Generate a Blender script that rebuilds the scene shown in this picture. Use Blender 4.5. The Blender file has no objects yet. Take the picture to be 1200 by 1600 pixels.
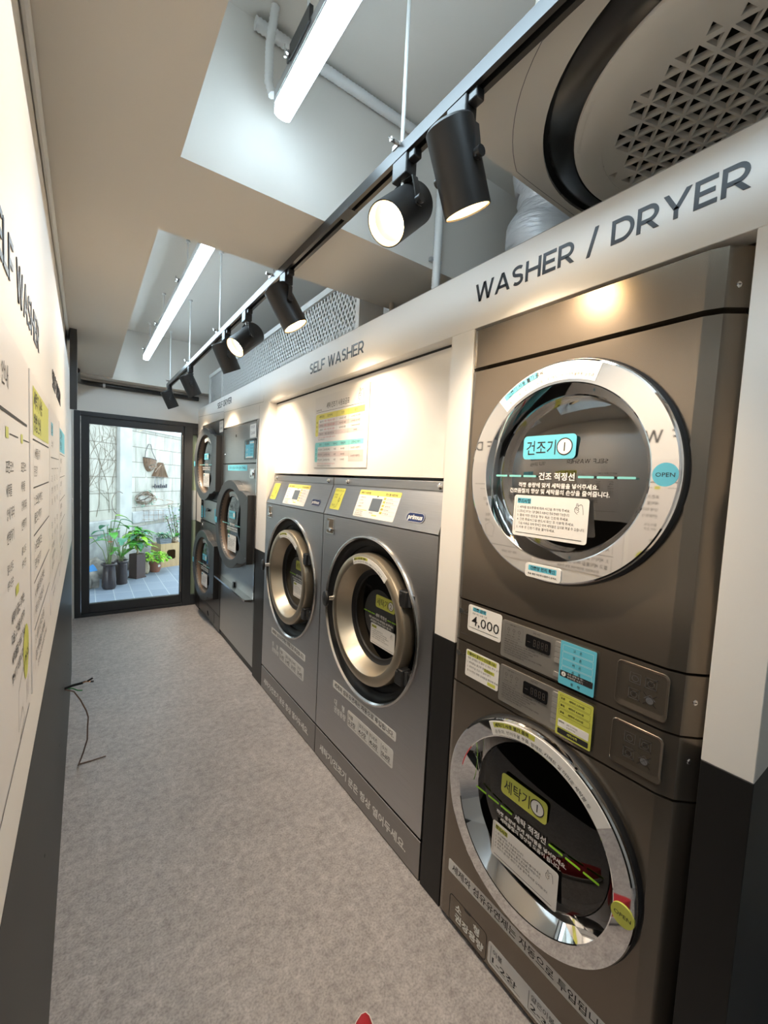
import bpy, math, random
from mathutils import Matrix, Vector

random.seed(7)
PI = math.pi
SC = bpy.context.scene
COL = SC.collection

# ------------------------------------------------------------------ camera
def camera():
    yw, pt, rl = 0.62114, 0.06997, 0.049834
    F = Vector((math.sin(yw) * math.cos(pt), math.cos(yw) * math.cos(pt), -math.sin(pt)))
    rt = Vector((math.cos(yw), -math.sin(yw), 0))
    up = rt.cross(F)
    r2 = math.cos(rl) * rt + math.sin(rl) * up
    u2 = -math.sin(rl) * rt + math.cos(rl) * up
    cd = bpy.data.cameras.new('camera')
    cd.sensor_fit = 'HORIZONTAL'
    cd.sensor_width = 36
    cd.lens = 36 * 655.3 / 1200
    cd.clip_start = 0.01
    co = bpy.data.objects.new('camera', cd)
    m = Matrix.Identity(4)
    for i in range(3):
        m[i][0], m[i][1], m[i][2] = r2[i], u2[i], -F[i]
    m[2][3] = 1.47
    co.matrix_world = m
    COL.objects.link(co)
    SC.camera = co
camera()

# ------------------------------------------------------------------ light + exposure
EXPOSURE = 0.38
TUBE_POWER = 19.0      # emission strength of the two LED tubes
SPOT_POWER = 50.0      # watts of each track spot
SKY_POWER = 3.2
SC.view_settings.view_transform = 'Standard'
SC.view_settings.look = 'None'
SC.view_settings.gamma = 1.0
SC.view_settings.use_curve_mapping = False
SC.view_settings.exposure = EXPOSURE
w = bpy.data.worlds.new('overcast_sky')
SC.world = w
w.use_nodes = True
w.node_tree.nodes['Background'].inputs[0].default_value = (0.80, 0.90, 1.0, 1)
w.node_tree.nodes['Background'].inputs[1].default_value = SKY_POWER
SC.cycles.max_bounces = 10
SC.cycles.diffuse_bounces = 6
SC.cycles.glossy_bounces = 5
SC.cycles.transparent_max_bounces = 16
SC.cycles.sample_clamp_indirect = 6.0
SC.cycles.use_denoising = True

# ------------------------------------------------------------------ materials
MATS = {}
def mat(name, color, rough=0.5, metal=0.0, emit=None, estr=0.0, noise=0.0, nscale=30.0, bump=0.0, coat=0.0, stretch=None, spec=0.5):
    if name in MATS:
        return MATS[name]
    m = bpy.data.materials.new(name)
    m.use_nodes = True
    nt = m.node_tree
    b = nt.nodes['Principled BSDF']
    b.inputs['Base Color'].default_value = (*color, 1)
    b.inputs['Roughness'].default_value = rough
    b.inputs['Metallic'].default_value = metal
    b.inputs['Specular IOR Level'].default_value = spec
    if coat:
        b.inputs['Coat Weight'].default_value = coat
        b.inputs['Coat Roughness'].default_value = 0.08
    if emit:
        b.inputs['Emission Color'].default_value = (*emit, 1)
        b.inputs['Emission Strength'].default_value = estr
    if noise or bump:
        tc = nt.nodes.new('ShaderNodeTexCoord')
        mp = nt.nodes.new('ShaderNodeMapping')
        if stretch:
            mp.inputs['Scale'].default_value = stretch
        nt.links.new(tc.outputs['Object'], mp.inputs[0])
        nz = nt.nodes.new('ShaderNodeTexNoise')
        nz.inputs['Scale'].default_value = nscale
        nz.inputs['Detail'].default_value = 4
        nt.links.new(mp.outputs[0], nz.inputs[0])
        if noise:
            rp = nt.nodes.new('ShaderNodeMapRange')
            rp.inputs['From Min'].default_value = 0.3
            rp.inputs['From Max'].default_value = 0.7
            rp.inputs['To Min'].default_value = 1 - noise
            rp.inputs['To Max'].default_value = 1 + noise
            nt.links.new(nz.outputs[0], rp.inputs[0])
            mx = nt.nodes.new('ShaderNodeVectorMath')
            mx.operation = 'SCALE'
            mx.inputs[0].default_value = color
            nt.links.new(rp.outputs[0], mx.inputs['Scale'])
            nt.links.new(mx.outputs[0], b.inputs['Base Color'])
        if bump:
            bp = nt.nodes.new('ShaderNodeBump')
            bp.inputs['Strength'].default_value = bump
            bp.inputs['Distance'].default_value = 0.01
            nt.links.new(nz.outputs[0], bp.inputs['Height'])
            nt.links.new(bp.outputs[0], b.inputs['Normal'])
    MATS[name] = m
    return m

def glassy(name, tint, see, rough=0.02, fres=1.45):
    """thin pane: tinted transparency + mirror reflection by fresnel; 'see' = how much passes"""
    m = bpy.data.materials.new(name)
    m.use_nodes = True
    nt = m.node_tree
    nt.nodes.remove(nt.nodes['Principled BSDF'])
    out = nt.nodes['Material Output']
    tr = nt.nodes.new('ShaderNodeBsdfTransparent')
    tr.inputs[0].default_value = (*[c * see for c in tint], 1)
    gl = nt.nodes.new('ShaderNodeBsdfGlossy')
    gl.inputs[0].default_value = (1, 1, 1, 1)
    gl.inputs['Roughness'].default_value = rough
    fr = nt.nodes.new('ShaderNodeFresnel')
    fr.inputs[0].default_value = fres
    mx = nt.nodes.new('ShaderNodeMixShader')
    nt.links.new(fr.outputs[0], mx.inputs[0])
    nt.links.new(tr.outputs[0], mx.inputs[1])
    nt.links.new(gl.outputs[0], mx.inputs[2])
    nt.links.new(mx.outputs[0], out.inputs[0])
    MATS[name] = m
    return m

WHITE = mat('white_paint', (0.78, 0.76, 0.73), 0.5, bump=0.03, nscale=60)
CEIL = mat('ceiling_paint', (0.66, 0.63, 0.585), 0.7, bump=0.12, nscale=14)
BLACKP = mat('black_panel', (0.013, 0.0125, 0.0125), 0.42, spec=0.35)
REVEAL = mat('shadow_gap', (0.02, 0.02, 0.02), 0.8)
FRAME = mat('door_frame_anthracite', (0.032, 0.036, 0.042), 0.42)
INK = mat('black_ink', (0.015, 0.015, 0.018), 0.6)
INKB = mat('header_ink', (0.022, 0.024, 0.03), 0.35)
GREYINK = mat('grey_ink', (0.12, 0.12, 0.13), 0.6)
REDINK = mat('red_ink', (0.55, 0.06, 0.05), 0.6)
WLET = mat('white_letters', (0.92, 0.92, 0.90), 0.5)
PAPER = mat('white_vinyl', (0.80, 0.79, 0.77), 0.45)
LINE = mat('seam_grey', (0.35, 0.34, 0.33), 0.7)
YEL = mat('lime_vinyl', (0.56, 0.58, 0.10), 0.45)
YEL2 = mat('yellow_vinyl', (0.74, 0.68, 0.16), 0.45)
BLUE = mat('sky_vinyl', (0.12, 0.50, 0.66), 0.45)
TEAL = mat('teal_vinyl', (0.22, 0.60, 0.60), 0.45)
PINKG = mat('pink_grey_vinyl', (0.62, 0.52, 0.50), 0.5)
NAVY = mat('navy_badge', (0.01, 0.025, 0.11), 0.3)
STEEL = mat('brushed_steel', (0.50, 0.50, 0.51), 0.36, 1.0, noise=0.05, nscale=6, stretch=(1, 60, 60))
STEEL2 = mat('kick_steel', (0.34, 0.33, 0.325), 0.42, 1.0, noise=0.05, nscale=6, stretch=(1, 60, 60))
BRONZE = mat('bronze_grey_paint', (0.225, 0.192, 0.158), 0.24, 0.75)
BRONZED = mat('bronze_dark', (0.07, 0.062, 0.055), 0.35, 0.75)
CHAMP = mat('champagne_metal', (0.46, 0.40, 0.31), 0.36, 0.85)
CHROME = mat('chrome', (0.86, 0.86, 0.87), 0.035, 1.0)
SATIN = mat('satin_steel', (0.62, 0.61, 0.60), 0.22, 1.0)
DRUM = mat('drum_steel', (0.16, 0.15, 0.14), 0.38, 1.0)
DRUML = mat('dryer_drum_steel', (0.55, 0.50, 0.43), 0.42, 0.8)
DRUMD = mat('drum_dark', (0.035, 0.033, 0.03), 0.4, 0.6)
RUBBER = mat('black_rubber', (0.012, 0.012, 0.013), 0.45)
PLASTIC = mat('black_plastic', (0.02, 0.02, 0.021), 0.32)
CHAR = mat('charcoal_plastic', (0.045, 0.047, 0.05), 0.38)
BROWNG = mat('brown_plastic', (0.16, 0.11, 0.075), 0.35)
CAN = mat('black_lamp_paint', (0.014, 0.013, 0.013), 0.42)
ALU = mat('aluminium', (0.62, 0.63, 0.65), 0.35, 1.0)
GALV = mat('white_rod', (0.72, 0.73, 0.73), 0.4)
ACW = mat('appliance_white', (0.66, 0.63, 0.58), 0.42)
ACB = mat('appliance_black', (0.012, 0.012, 0.012), 0.22)
DISPLAY = mat('display_black', (0.012, 0.012, 0.013), 0.12)
DIGIT = mat('unlit_digit', (0.07, 0.06, 0.055), 0.4)
PLATE = mat('silver_plate', (0.40, 0.385, 0.36), 0.4, 0.7)
BTN = mat('button_silver', (0.52, 0.51, 0.49), 0.35, 0.6)
LED = mat('led_diffuser', (1, 1, 1), 0.5, emit=(0.66, 0.86, 1.0), estr=TUBE_POWER)
BULB = mat('spot_lens', (1, 0.9, 0.7), 0.4, emit=(1.0, 0.72, 0.38), estr=55)
REFL = mat('spot_reflector', (0.9, 0.8, 0.62), 0.3, 0.6)
GLASS = glassy('clear_glass', (0.94, 0.98, 0.97), 0.95)
DGLASS = glassy('brown_tinted_glass', (0.84, 0.74, 0.62), 1.0, fres=2.7)
WGLASS = glassy('dark_tinted_glass', (0.62, 0.58, 0.54), 0.62, fres=1.7)
FOIL = mat('wrapped_foil', (0.62, 0.63, 0.66), 0.32, 0.3, bump=0.8, nscale=18, stretch=(1, 1, 5))
CORR = mat('corrugated_conduit', (0.70, 0.71, 0.71), 0.5)

def floor_material():
    m = bpy.data.materials.new('mottled_vinyl')
    m.use_nodes = True
    nt = m.node_tree
    b = nt.nodes['Principled BSDF']
    tc = nt.nodes.new('ShaderNodeTexCoord')
    n1 = nt.nodes.new('ShaderNodeTexNoise'); n1.inputs['Scale'].default_value = 34; n1.inputs['Detail'].default_value = 5; n1.inputs['Roughness'].default_value = 0.62
    n2 = nt.nodes.new('ShaderNodeTexNoise'); n2.inputs['Scale'].default_value = 150; n2.inputs['Detail'].default_value = 3
    n3 = nt.nodes.new('ShaderNodeTexNoise'); n3.inputs['Scale'].default_value = 7; n3.inputs['Detail'].default_value = 3
    for n in (n1, n2, n3):
        nt.links.new(tc.outputs['Object'], n.inputs[0])
    r1 = nt.nodes.new('ShaderNodeValToRGB')
    e = r1.color_ramp.elements
    e[0].position, e[0].color = 0.30, (0.310, 0.285, 0.280, 1)
    e[1].position, e[1].color = 0.68, (0.485, 0.455, 0.448, 1)
    k = e.new(0.5); k.color = (0.405, 0.378, 0.372, 1)
    nt.links.new(n1.outputs[0], r1.inputs[0])
    r2 = nt.nodes.new('ShaderNodeMapRange')
    r2.inputs[1].default_value, r2.inputs[2].default_value, r2.inputs[3].default_value, r2.inputs[4].default_value = 0.30, 0.60, 0.70, 1.06
    nt.links.new(n2.outputs[0], r2.inputs[0])
    r3 = nt.nodes.new('ShaderNodeMapRange')
    r3.inputs[1].default_value, r3.inputs[2].default_value, r3.inputs[3].default_value, r3.inputs[4].default_value = 0.3, 0.7, 0.92, 1.08
    nt.links.new(n3.outputs[0], r3.inputs[0])
    mu = nt.nodes.new('ShaderNodeMath'); mu.operation = 'MULTIPLY'
    nt.links.new(r2.outputs[0], mu.inputs[0]); nt.links.new(r3.outputs[0], mu.inputs[1])
    sc = nt.nodes.new('ShaderNodeVectorMath'); sc.operation = 'SCALE'
    nt.links.new(r1.outputs[0], sc.inputs[0]); nt.links.new(mu.outputs[0], sc.inputs['Scale'])
    nt.links.new(sc.outputs[0], b.inputs['Base Color'])
    b.inputs['Roughness'].default_value = 0.46
    bp = nt.nodes.new('ShaderNodeBump'); bp.inputs['Strength'].default_value = 0.08; bp.inputs['Distance'].default_value = 0.004
    nt.links.new(n2.outputs[0], bp.inputs['Height']); nt.links.new(bp.outputs[0], b.inputs['Normal'])
    return m
FLOOR = floor_material()

# ------------------------------------------------------------------ geometry builder
_TXT = {}
def text_geo(body, bold=0.0, res=1):
    key = (body, round(bold, 4), res)
    if key in _TXT:
        return _TXT[key]
    c = bpy.data.curves.new('lettering', 'FONT')
    c.body = body
    c.size = 1.0
    c.resolution_u = res
    c.offset = bold
    c.fill_mode = 'FRONT' if hasattr(c, 'fill_mode') and c.dimensions == '2D' else c.fill_mode
    o = bpy.data.objects.new('lettering', c)
    COL.objects.link(o)
    dg = bpy.context.evaluated_depsgraph_get()
    me = bpy.data.meshes.new_from_object(o.evaluated_get(dg))
    vs = [(v.co.x, v.co.y) for v in me.vertices]
    fs = [tuple(p.vertices) for p in me.polygons]
    bpy.data.objects.remove(o)
    bpy.data.curves.remove(c)
    bpy.data.meshes.remove(me)
    _TXT[key] = (vs, fs)
    return _TXT[key]

class G:
    def __init__(self, M=None):
        self.v, self.f, self.mi, self.sm, self.mats = [], [], [], [], []
        self.M = M or Matrix.Identity(4)
    def _m(self, m):
        if m not in self.mats:
            self.mats.append(m)
        return self.mats.index(m)
    def add(self, vs, fs, m, smooth=False):
        o = len(self.v)
        M = self.M
        self.v += [tuple(M @ Vector(p)) for p in vs]
        i = self._m(m)
        for f in fs:
            self.f.append(tuple(o + k for k in f)); self.mi.append(i); self.sm.append(smooth)
        return self
    def box(self, x0, x1, y0, y1, z0, z1, m):
        vs = [(x, y, z) for z in (z0, z1) for y in (y0, y1) for x in (x0, x1)]
        return self.add(vs, [(0, 2, 3, 1), (4, 5, 7, 6), (0, 1, 5, 4), (2, 6, 7, 3), (0, 4, 6, 2), (1, 3, 7, 5)], m)
    def prism(self, poly, z0, z1, m, mtop=None, smooth=False):
        n = len(poly)
        vs = [(x, y, z0) for x, y in poly] + [(x, y, z1) for x, y in poly]
        self.add(vs, [(i, (i + 1) % n, n + (i + 1) % n, n + i) for i in range(n)], m, smooth)
        self.add(vs, [tuple(range(n - 1, -1, -1))], m)
        self.add(vs, [tuple(range(n, 2 * n))], mtop or m)
        return self
    def rr(self, x0, y0, x1, y1, r, z0, z1, m, mtop=None, n=5):
        r = min(r, (x1 - x0) / 2.001, (y1 - y0) / 2.001)
        return self.prism(rrpoly(x0, y0, x1, y1, r, n), z0, z1, m, mtop)
    def lathe(self, prof, m, cx=0, cy=0, n=64, cap0=False, cap1=False, a0=0, a1=2 * PI):
        if m in (DGLASS, WGLASS):
            prof = prof[::-1]      # panes face outwards
        k = len(prof)
        full = abs(a1 - a0 - 2 * PI) < 1e-6
        nn = n if full else n + 1
        vs = []
        for j in range(nn):
            a = a0 + (a1 - a0) * j / n
            for r, z in prof:
                vs.append((cx + r * math.cos(a), cy + r * math.sin(a), z))
        fs = []
        for j in range(n):
            b = (j + 1) % nn
            for i in range(k - 1):
                fs.append((j * k + i, b * k + i, b * k + i + 1, j * k + i + 1))
        self.add(vs, fs, m, True)
        if cap0:
            self.add(vs, [tuple(j * k for j in range(nn - 1, -1, -1))], m)
        if cap1:
            self.add(vs, [tuple(j * k + k - 1 for j in range(nn))], m)
        return self
    def tube(self, pts, r, m, n=8, ribs=0.0):
        pts = [Vector(p) for p in pts]
        vs, fs = [], []
        prev = None
        for i, p in enumerate(pts):
            d = (pts[min(i + 1, len(pts) - 1)] - pts[max(i - 1, 0)]).normalized()
            if prev is None:
                a = d.orthogonal().normalized()
            else:
                a = (prev - d * prev.dot(d)).normalized()
            prev = a
            b = d.cross(a)
            rr_ = r[i] if isinstance(r, (list, tuple)) else r * (1 - (ribs if i % 2 else 0))
            for j in range(n):
                t = 2 * PI * j / n
                vs.append(tuple(p + (a * math.cos(t) + b * math.sin(t)) * rr_))
        for i in range(len(pts) - 1):
            for j in range(n):
                fs.append((i * n + j, i * n + (j + 1) % n, (i + 1) * n + (j + 1) % n, (i + 1) * n + j))
        self.add(vs, fs, m, True)
        e = (len(pts) - 1) * n
        self.add(vs, [tuple(range(n - 1, -1, -1)), tuple(range(e, e + n))], m)
        return self
    def plate_hole(self, x0, x1, y0, y1, cx, cy, r, z0, z1, m, n=64):
        """rectangular plate with a round hole"""
        ang = sorted(set([2 * PI * i / n for i in range(n)] + [math.atan2(y - cy, x - cx) % (2 * PI) for x in (x0, x1) for y in (y0, y1)]))
        inn, out = [], []
        for a in ang:
            c, s = math.cos(a), math.sin(a)
            t = min([(x1 - cx) / c if c > 1e-9 else 9, (x0 - cx) / c if c < -1e-9 else 9, (y1 - cy) / s if s > 1e-9 else 9, (y0 - cy) / s if s < -1e-9 else 9])
            inn.append((cx + r * c, cy + r * s)); out.append((cx + t * c, cy + t * s))
        k = len(ang)
        vs = [(x, y, z1) for x, y in inn] + [(x, y, z1) for x, y in out] + [(x, y, z0) for x, y in inn] + [(x, y, z0) for x, y in out]
        fs = []
        for i in range(k):
            j = (i + 1) % k
            fs += [(i, k + i, k + j, j), (k + i, 3 * k + i, 3 * k + j, k + j), (i, j, 2 * k + j, 2 * k + i)]
        return self.add(vs, fs, m)
    def text(self, body, x, y, h, m, w=None, align='l', bold=0.0, z=0.0, res=1, dfm=None):
        """h = em size; w stretches the line to that width"""
        vs, fs = text_geo(body, bold, res)
        if not vs:
            return self
        xs = [p[0] for p in vs]
        x0, x1 = min(xs), max(xs)
        sx = (w / (x1 - x0)) if w else h
        wid = (x1 - x0) * sx
        ox = x - (wid / 2 if align == 'c' else wid if align == 'r' else 0)
        pts = [(ox + (px - x0) * sx, y + py * h) for px, py in vs]
        if dfm:
            pts = [dfm(*p) for p in pts]
        return self.add([(a, b, z) for a, b in pts], fs, m)
    def line(self, pts, wd, m, z=0.0, close=False):
        """flat ink line through 2D points"""
        P = [Vector(p) for p in pts]
        if close:
            P.append(P[0])
        n = len(P)
        vs, fs = [], []
        for i, p in enumerate(P):
            d = P[min(i + 1, n - 1)] - P[max(i - 1, 0)]
            if d.length < 1e-9:
                d = Vector((1, 0))
            d.normalize()
            q = Vector((-d.y, d.x)) * wd / 2
            vs += [(p.x + q.x, p.y + q.y, z), (p.x - q.x, p.y - q.y, z)]
        for i in range(n - 1):
            fs.append((2 * i, 2 * i + 1, 2 * i + 3, 2 * i + 2))
        return self.add(vs, fs, m)
    def rect(self, x0, y0, x1, y1, m, z=0.0):
        return self.add([(x0, y0, z), (x1, y0, z), (x1, y1, z), (x0, y1, z)], [(0, 1, 2, 3)], m)
    def poly(self, pts, m, z=0.0):
        return self.add([(x, y, z) for x, y in pts], [tuple(range(len(pts)))], m)
    def build(self, name, parent=None, bevel=0.0, seg=2, ang=38):
        me = bpy.data.meshes.new(name)
        me.from_pydata(self.v, [], self.f)
        for m in self.mats:
            me.materials.append(m)
        me.polygons.foreach_set('material_index', self.mi)
        me.polygons.foreach_set('use_smooth', self.sm)
        me.update()
        if any(self.sm):
            try:
                me.set_sharp_from_angle(angle=math.radians(ang))
            except Exception:
                pass
        o = bpy.data.objects.new(name, me)
        COL.objects.link(o)
        if parent:
            o.parent = parent
        if bevel:
            b = o.modifiers.new('bevel', 'BEVEL')
            b.width = bevel; b.segments = seg; b.limit_method = 'ANGLE'; b.angle_limit = math.radians(40)
        return o

def rrpoly(x0, y0, x1, y1, r, n=5):
    P = []
    for cx, cy, a in ((x1 - r, y1 - r, 0), (x0 + r, y1 - r, PI / 2), (x0 + r, y0 + r, PI), (x1 - r, y0 + r, 1.5 * PI)):
        for i in range(n + 1):
            t = a + PI / 2 * i / n
            P.append((cx + r * math.cos(t), cy + r * math.sin(t)))
    return P

def circ(cx, cy, r, n=24):
    return [(cx + r * math.cos(2 * PI * i / n), cy + r * math.sin(2 * PI * i / n)) for i in range(n)]

def frame_matrix(origin, X, Y, Z):
    m = Matrix.Identity(4)
    for i in range(3):
        m[i][0], m[i][1], m[i][2], m[i][3] = X[i], Y[i], Z[i], origin[i]
    return m
def right_frame(x, y, z):   # seen from the room: local x -> -Y, local y -> up, local z -> towards the room
    return frame_matrix((x, y, z), (0, -1, 0), (0, 0, 1), (-1, 0, 0))
def left_frame(x, y, z):
    return frame_matrix((x, y, z), (0, 1, 0), (0, 0, 1), (1, 0, 0))
def far_frame(x, y, z):
    return frame_matrix((x, y, z), (1, 0, 0), (0, 0, 1), (0, -1, 0))

def tag(o, label=None, cat=None, group=None, kind=None):
    if label: o['label'] = label
    if cat: o['category'] = cat
    if group: o['group'] = group
    if kind: o['kind'] = kind
    return o
def thing(name, label, cat, M=None, group=None):
    o = bpy.data.objects.new(name, None)
    o.empty_display_size = 0.05
    COL.objects.link(o)
    if M is not None:
        o.matrix_world = M
    return tag(o, label, cat, group)
def struct(o, label=None):
    o['kind'] = 'structure'
    if label: o['label'] = label
    return o

# ================================================================== SETTING
XL, XR, YF = -0.078, 1.0065, 4.97
ZC, ZS = 2.33, 2.80           # lower ceiling face, slab inside the coffers
XB, YB = 1.85, -1.40          # hidden outer wall, wall behind the camera

g = G()
g.box(-0.2, XB, YB, 5.06, -0.06, 0.0, FLOOR)
g.line([(-0.06, 2.205), (0.173, 2.193)], 0.004, LINE, 0.0006)
g.line([(0.173, 2.193), (0.169, 2.685), (0.159, 3.10)], 0.003, LINE, 0.0006)
g.line([(-0.06, 2.70), (0.169, 2.685)], 0.003, LINE, 0.0006)
struct(g.build('floor'))

g = G()
g.box(-0.2, XB, YB, 5.06, ZS, ZS + 0.1, CEIL)                   # slab
g.box(-0.2, 0.213, YB, 4.80, ZC, ZS, CEIL)                      # strip along the left wall
g.box(0.213, XB, 1.335, 1.762, ZC, ZS, CEIL)                    # beam
g.box(-0.2, XB, 4.80, 5.06, 2.315, ZS, CEIL)                    # far strip
g.box(0.213, XB, YB, -0.75, ZC, ZS, CEIL)
struct(g.build('ceiling'))

def wall_left():
    g = G()
    g.box(-0.20, XL - 0.022, YB, 5.06, 0, ZC, WHITE)
    struct(g.build('wall_left'))
    g = G()
    g.box(XL - 0.022, XL, YB, 3.68, 0.948, 2.07, WHITE)
    g.box(XL - 0.022, XL, YB, 3.68, 0.0, 0.948, BLACKP)
    for z, y in ((0.43, 1.9), (0.35, 2.9), (0.55, 1.2), (0.2, 3.2)):
        g.M = left_frame(XL, y, z)
        g.prism(circ(0, 0, 0.004, 10), 0, 0.0006, REVEAL)
    struct(g.build('wall_left_panel', bevel=0.002))
    g = G()
    g.tube([(XL - 0.012, YB, 2.318), (XL - 0.012, 1.5, 2.318), (XL - 0.012, 3.6, 2.318)], 0.008, GALV, 8)
    struct(g.build('trim_1'))
wall_left()

def wall_right():
    g = G()
    T = 0.055
    x1 = XR + T
    # header with the openings' heads
    g.box(XR, x1, 0.19, 2.985, 1.970, 2.165, WHITE)
    g.box(XR, x1, 2.985, 3.912, 1.880, 2.165, WHITE)
    g.box(XR, x1, 3.912, YF, 1.968, 2.165, WHITE)
    struct(g.build('wall_right', bevel=0.0012, seg=1))
    def post(y0, y1, top, depth, nm):
        g = G()
        g.box(XR, XR + depth, y0, y1, 0.948, top, WHITE)
        g.box(XR, XR + depth, y0, y1, 0.0, 0.948, BLACKP)
        struct(g.build(nm, bevel=0.0012, seg=1))
    post(0.19, 0.2727, 1.970, 0.75, 'trim_2')
    post(0.962, 1.064, 1.970, 0.30, 'trim_3')
    post(2.792, 2.982, 1.970, 0.30, 'trim_4')
    post(4.765, YF, 1.968, 0.30, 'trim_5')
    g = G()
    # recessed board above the two large washers
    g.box(x1, x1 + 0.02, 1.064, 2.792, 1.497, 1.98, WHITE)
    g.box(x1 - 0.002, x1, 1.066, 2.790, 1.962, 1.970, REVEAL)
    struct(g.build('trim_6'))
    g = G()
    # lining of the machine niches
    g.box(XR + 0.3, XB, 0.2727, 0.28, 0, 2.0, BRONZED)
    g.box(x1, 1.5, 0.2727, 0.964, 1.975, 1.985, mat('niche_head', (0.30, 0.25, 0.2), 0.6))
    struct(g.build('trim_7'))
    g = G()
    # fine panel seams on the header above the dryers
    g.M = right_frame(XR, 0, 0)
    for (a, b) in (((-4.95, 2.08), (-3.92, 2.03)), ((-3.92, 2.02), (-2.90, 1.985))):
        g.line([a, b], 0.003, LINE, 0.0008)
    g.line([(-3.918, 2.165), (-3.918, 1.90)], 0.003, LINE, 0.0008)
    g.line([(-2.90, 1.985), (-2.90, 2.03)], 0.003, LINE, 0.0008)
    g.line([(-4.56, 2.164), (-0.19, 2.164)], 0.002, LINE, 0.0008)
    struct(g.build('trim_8'))
    g = G()
    g.box(XB, XB + 0.1, YB, 5.06, 0, ZS, CEIL)
    struct(g.build('wall_right_outer'))
    g = G()
    g.box(-0.2, XB, YB - 0.1, YB, 0, ZS, WHITE)
    struct(g.build('wall_back'))
wall_right()

def wall_far():
    g = G()
    g.box(-0.2, XB, YF, 5.06, 2.008, ZC, WHITE)
    g.box(1.022, XB, YF, 5.06, 0, 2.008, WHITE)
    g.box(-0.2, -0.086, YF, 5.06, 0, 2.008, WHITE)
    struct(g.build('wall_far'))
wall_far()

def door():
    d = struct(G().box(-0.086, 1.022, 4.985, 5.045, -0.002, 0.004, FRAME).build('door_1'))
    g = G()
    # outer frame
    g.box(-0.086, -0.035, 4.965, 5.06, 0, 2.008, FRAME)
    g.box(-0.035, 1.022, 4.965, 5.06, 1.965, 2.008, FRAME)
    g.box(0.872, 0.955, 4.965, 5.06, 0, 1.965, FRAME)
    g.box(1.004, 1.022, 4.965, 5.06, 0, 1.965, FRAME)
    g.box(0.955, 1.004, 4.965, 5.06, 1.885, 1.965, FRAME)
    g.box(0.955, 1.004, 4.965, 5.06, 0, 0.115, FRAME)
    g.box(-0.035, 0.872, 4.965, 5.06, 0, 0.03, FRAME)
    g.build('frame', d, bevel=0.003)
    g = G()
    g.box(-0.033, 0.036, 4.978, 5.03, 0.034, 1.962, FRAME)
    g.box(0.848, 0.870, 4.978, 5.03, 0.034, 1.962, FRAME)
    g.box(0.036, 0.848, 4.978, 5.03, 1.895, 1.962, FRAME)
    g.box(0.036, 0.848, 4.978, 5.03, 0.034, 0.125, FRAME)
    g.build('leaf_frame', d, bevel=0.003)
    g = G(); g.box(0.036, 0.848, 5.004, 5.010, 0.125, 1.895, GLASS); g.build('glass', d)
    g = G()
    g.box(0.955, 1.004, 5.004, 5.010, 0.115, 1.885, mat('frosted_green_film', (0.36, 0.46, 0.33), 0.5))
    g.box(0.955, 1.004, 5.000, 5.004, 0.95, 1.28, mat('frosted_white_film', (0.55, 0.60, 0.60), 0.5))
    g.build('side_light', d)
    # white line drawing stuck on the pane
    g = G(far_frame(0, 5.003, 0))
    W = mat('white_decal', (0.88, 0.88, 0.86), 0.5)
    def loop(cx, cz, rx, rz, a0, a1, rot=0, n=20):
        P = []
        for i in range(n + 1):
            t = a0 + (a1 - a0) * i / n
            x, z = rx * math.cos(t), rz * math.sin(t)
            P.append((cx + x * math.cos(rot) - z * math.sin(rot), cz + x * math.sin(rot) + z * math.cos(rot)))
        return P
    g.line(loop(0.50, 1.20, 0.060, 0.028, 0, 2 * PI, 0.5), 0.009, W)
    g.line(loop(0.47, 1.185, 0.05, 0.024, 0.5, 5.2, 0.4), 0.008, W)
    g.line(loop(0.56, 1.165, 0.055, 0.03, -0.5, 3.8, 0.1), 0.009, W)
    g.line(loop(0.63, 1.155, 0.05, 0.022, 0.2, 4.2, 0.0), 0.006, W)
    g.line(loop(0.72, 1.145, 0.055, 0.02, -1.5, 1.8, 0.0), 0.006, W)
    g.line([(0.50, 1.135), (0.52, 1.10), (0.60, 1.105), (0.68, 1.10), (0.74, 1.125)], 0.005, W)
    g.line(loop(0.28, 1.13, 0.06, 0.115, 1.0, 4.9, 0), 0.007, W)
    for k in range(5):
        g.line([(0.50 + 0.045 * k, 1.06), (0.505 + 0.044 * k, 0.94)], 0.004, W)
    for k in range(3):
        g.line([(0.49, 1.05 - 0.045 * k), (0.70, 1.06 - 0.047 * k)], 0.004, W)
    g.line(loop(0.585, 1.52, 0.033, 0.018, 0, 6.0, 0.2), 0.008, W)
    g.line(loop(0.565, 1.51, 0.02, 0.02, 0, 6.0, 0.2), 0.006, W)
    g.line([(0.60, 1.46), (0.625, 1.50), (0.66, 1.54)], 0.008, W)
    g.build('line_decal', d)
    # handle edge strip
    g = G(); g.box(0.852, 0.858, 4.972, 4.978, 0.16, 1.87, SATIN); g.build('edge_strip', d)
door()

# ================================================================== OUTDOORS (courtyard behind the glass door)
ZP = -0.05
DIRX, DIRY = 0.616, 0.788          # direction of the garden wall
def garden_frame(s, off, z):       # local x along the wall to the right, y up, z out towards the courtyard
    n = (0.788, -0.616)
    return frame_matrix((DIRX * s + n[0] * off, 6.75 + DIRY * s + n[1] * off, z), (DIRX, DIRY, 0), (0, 0, 1), (n[0], n[1], 0))

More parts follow.
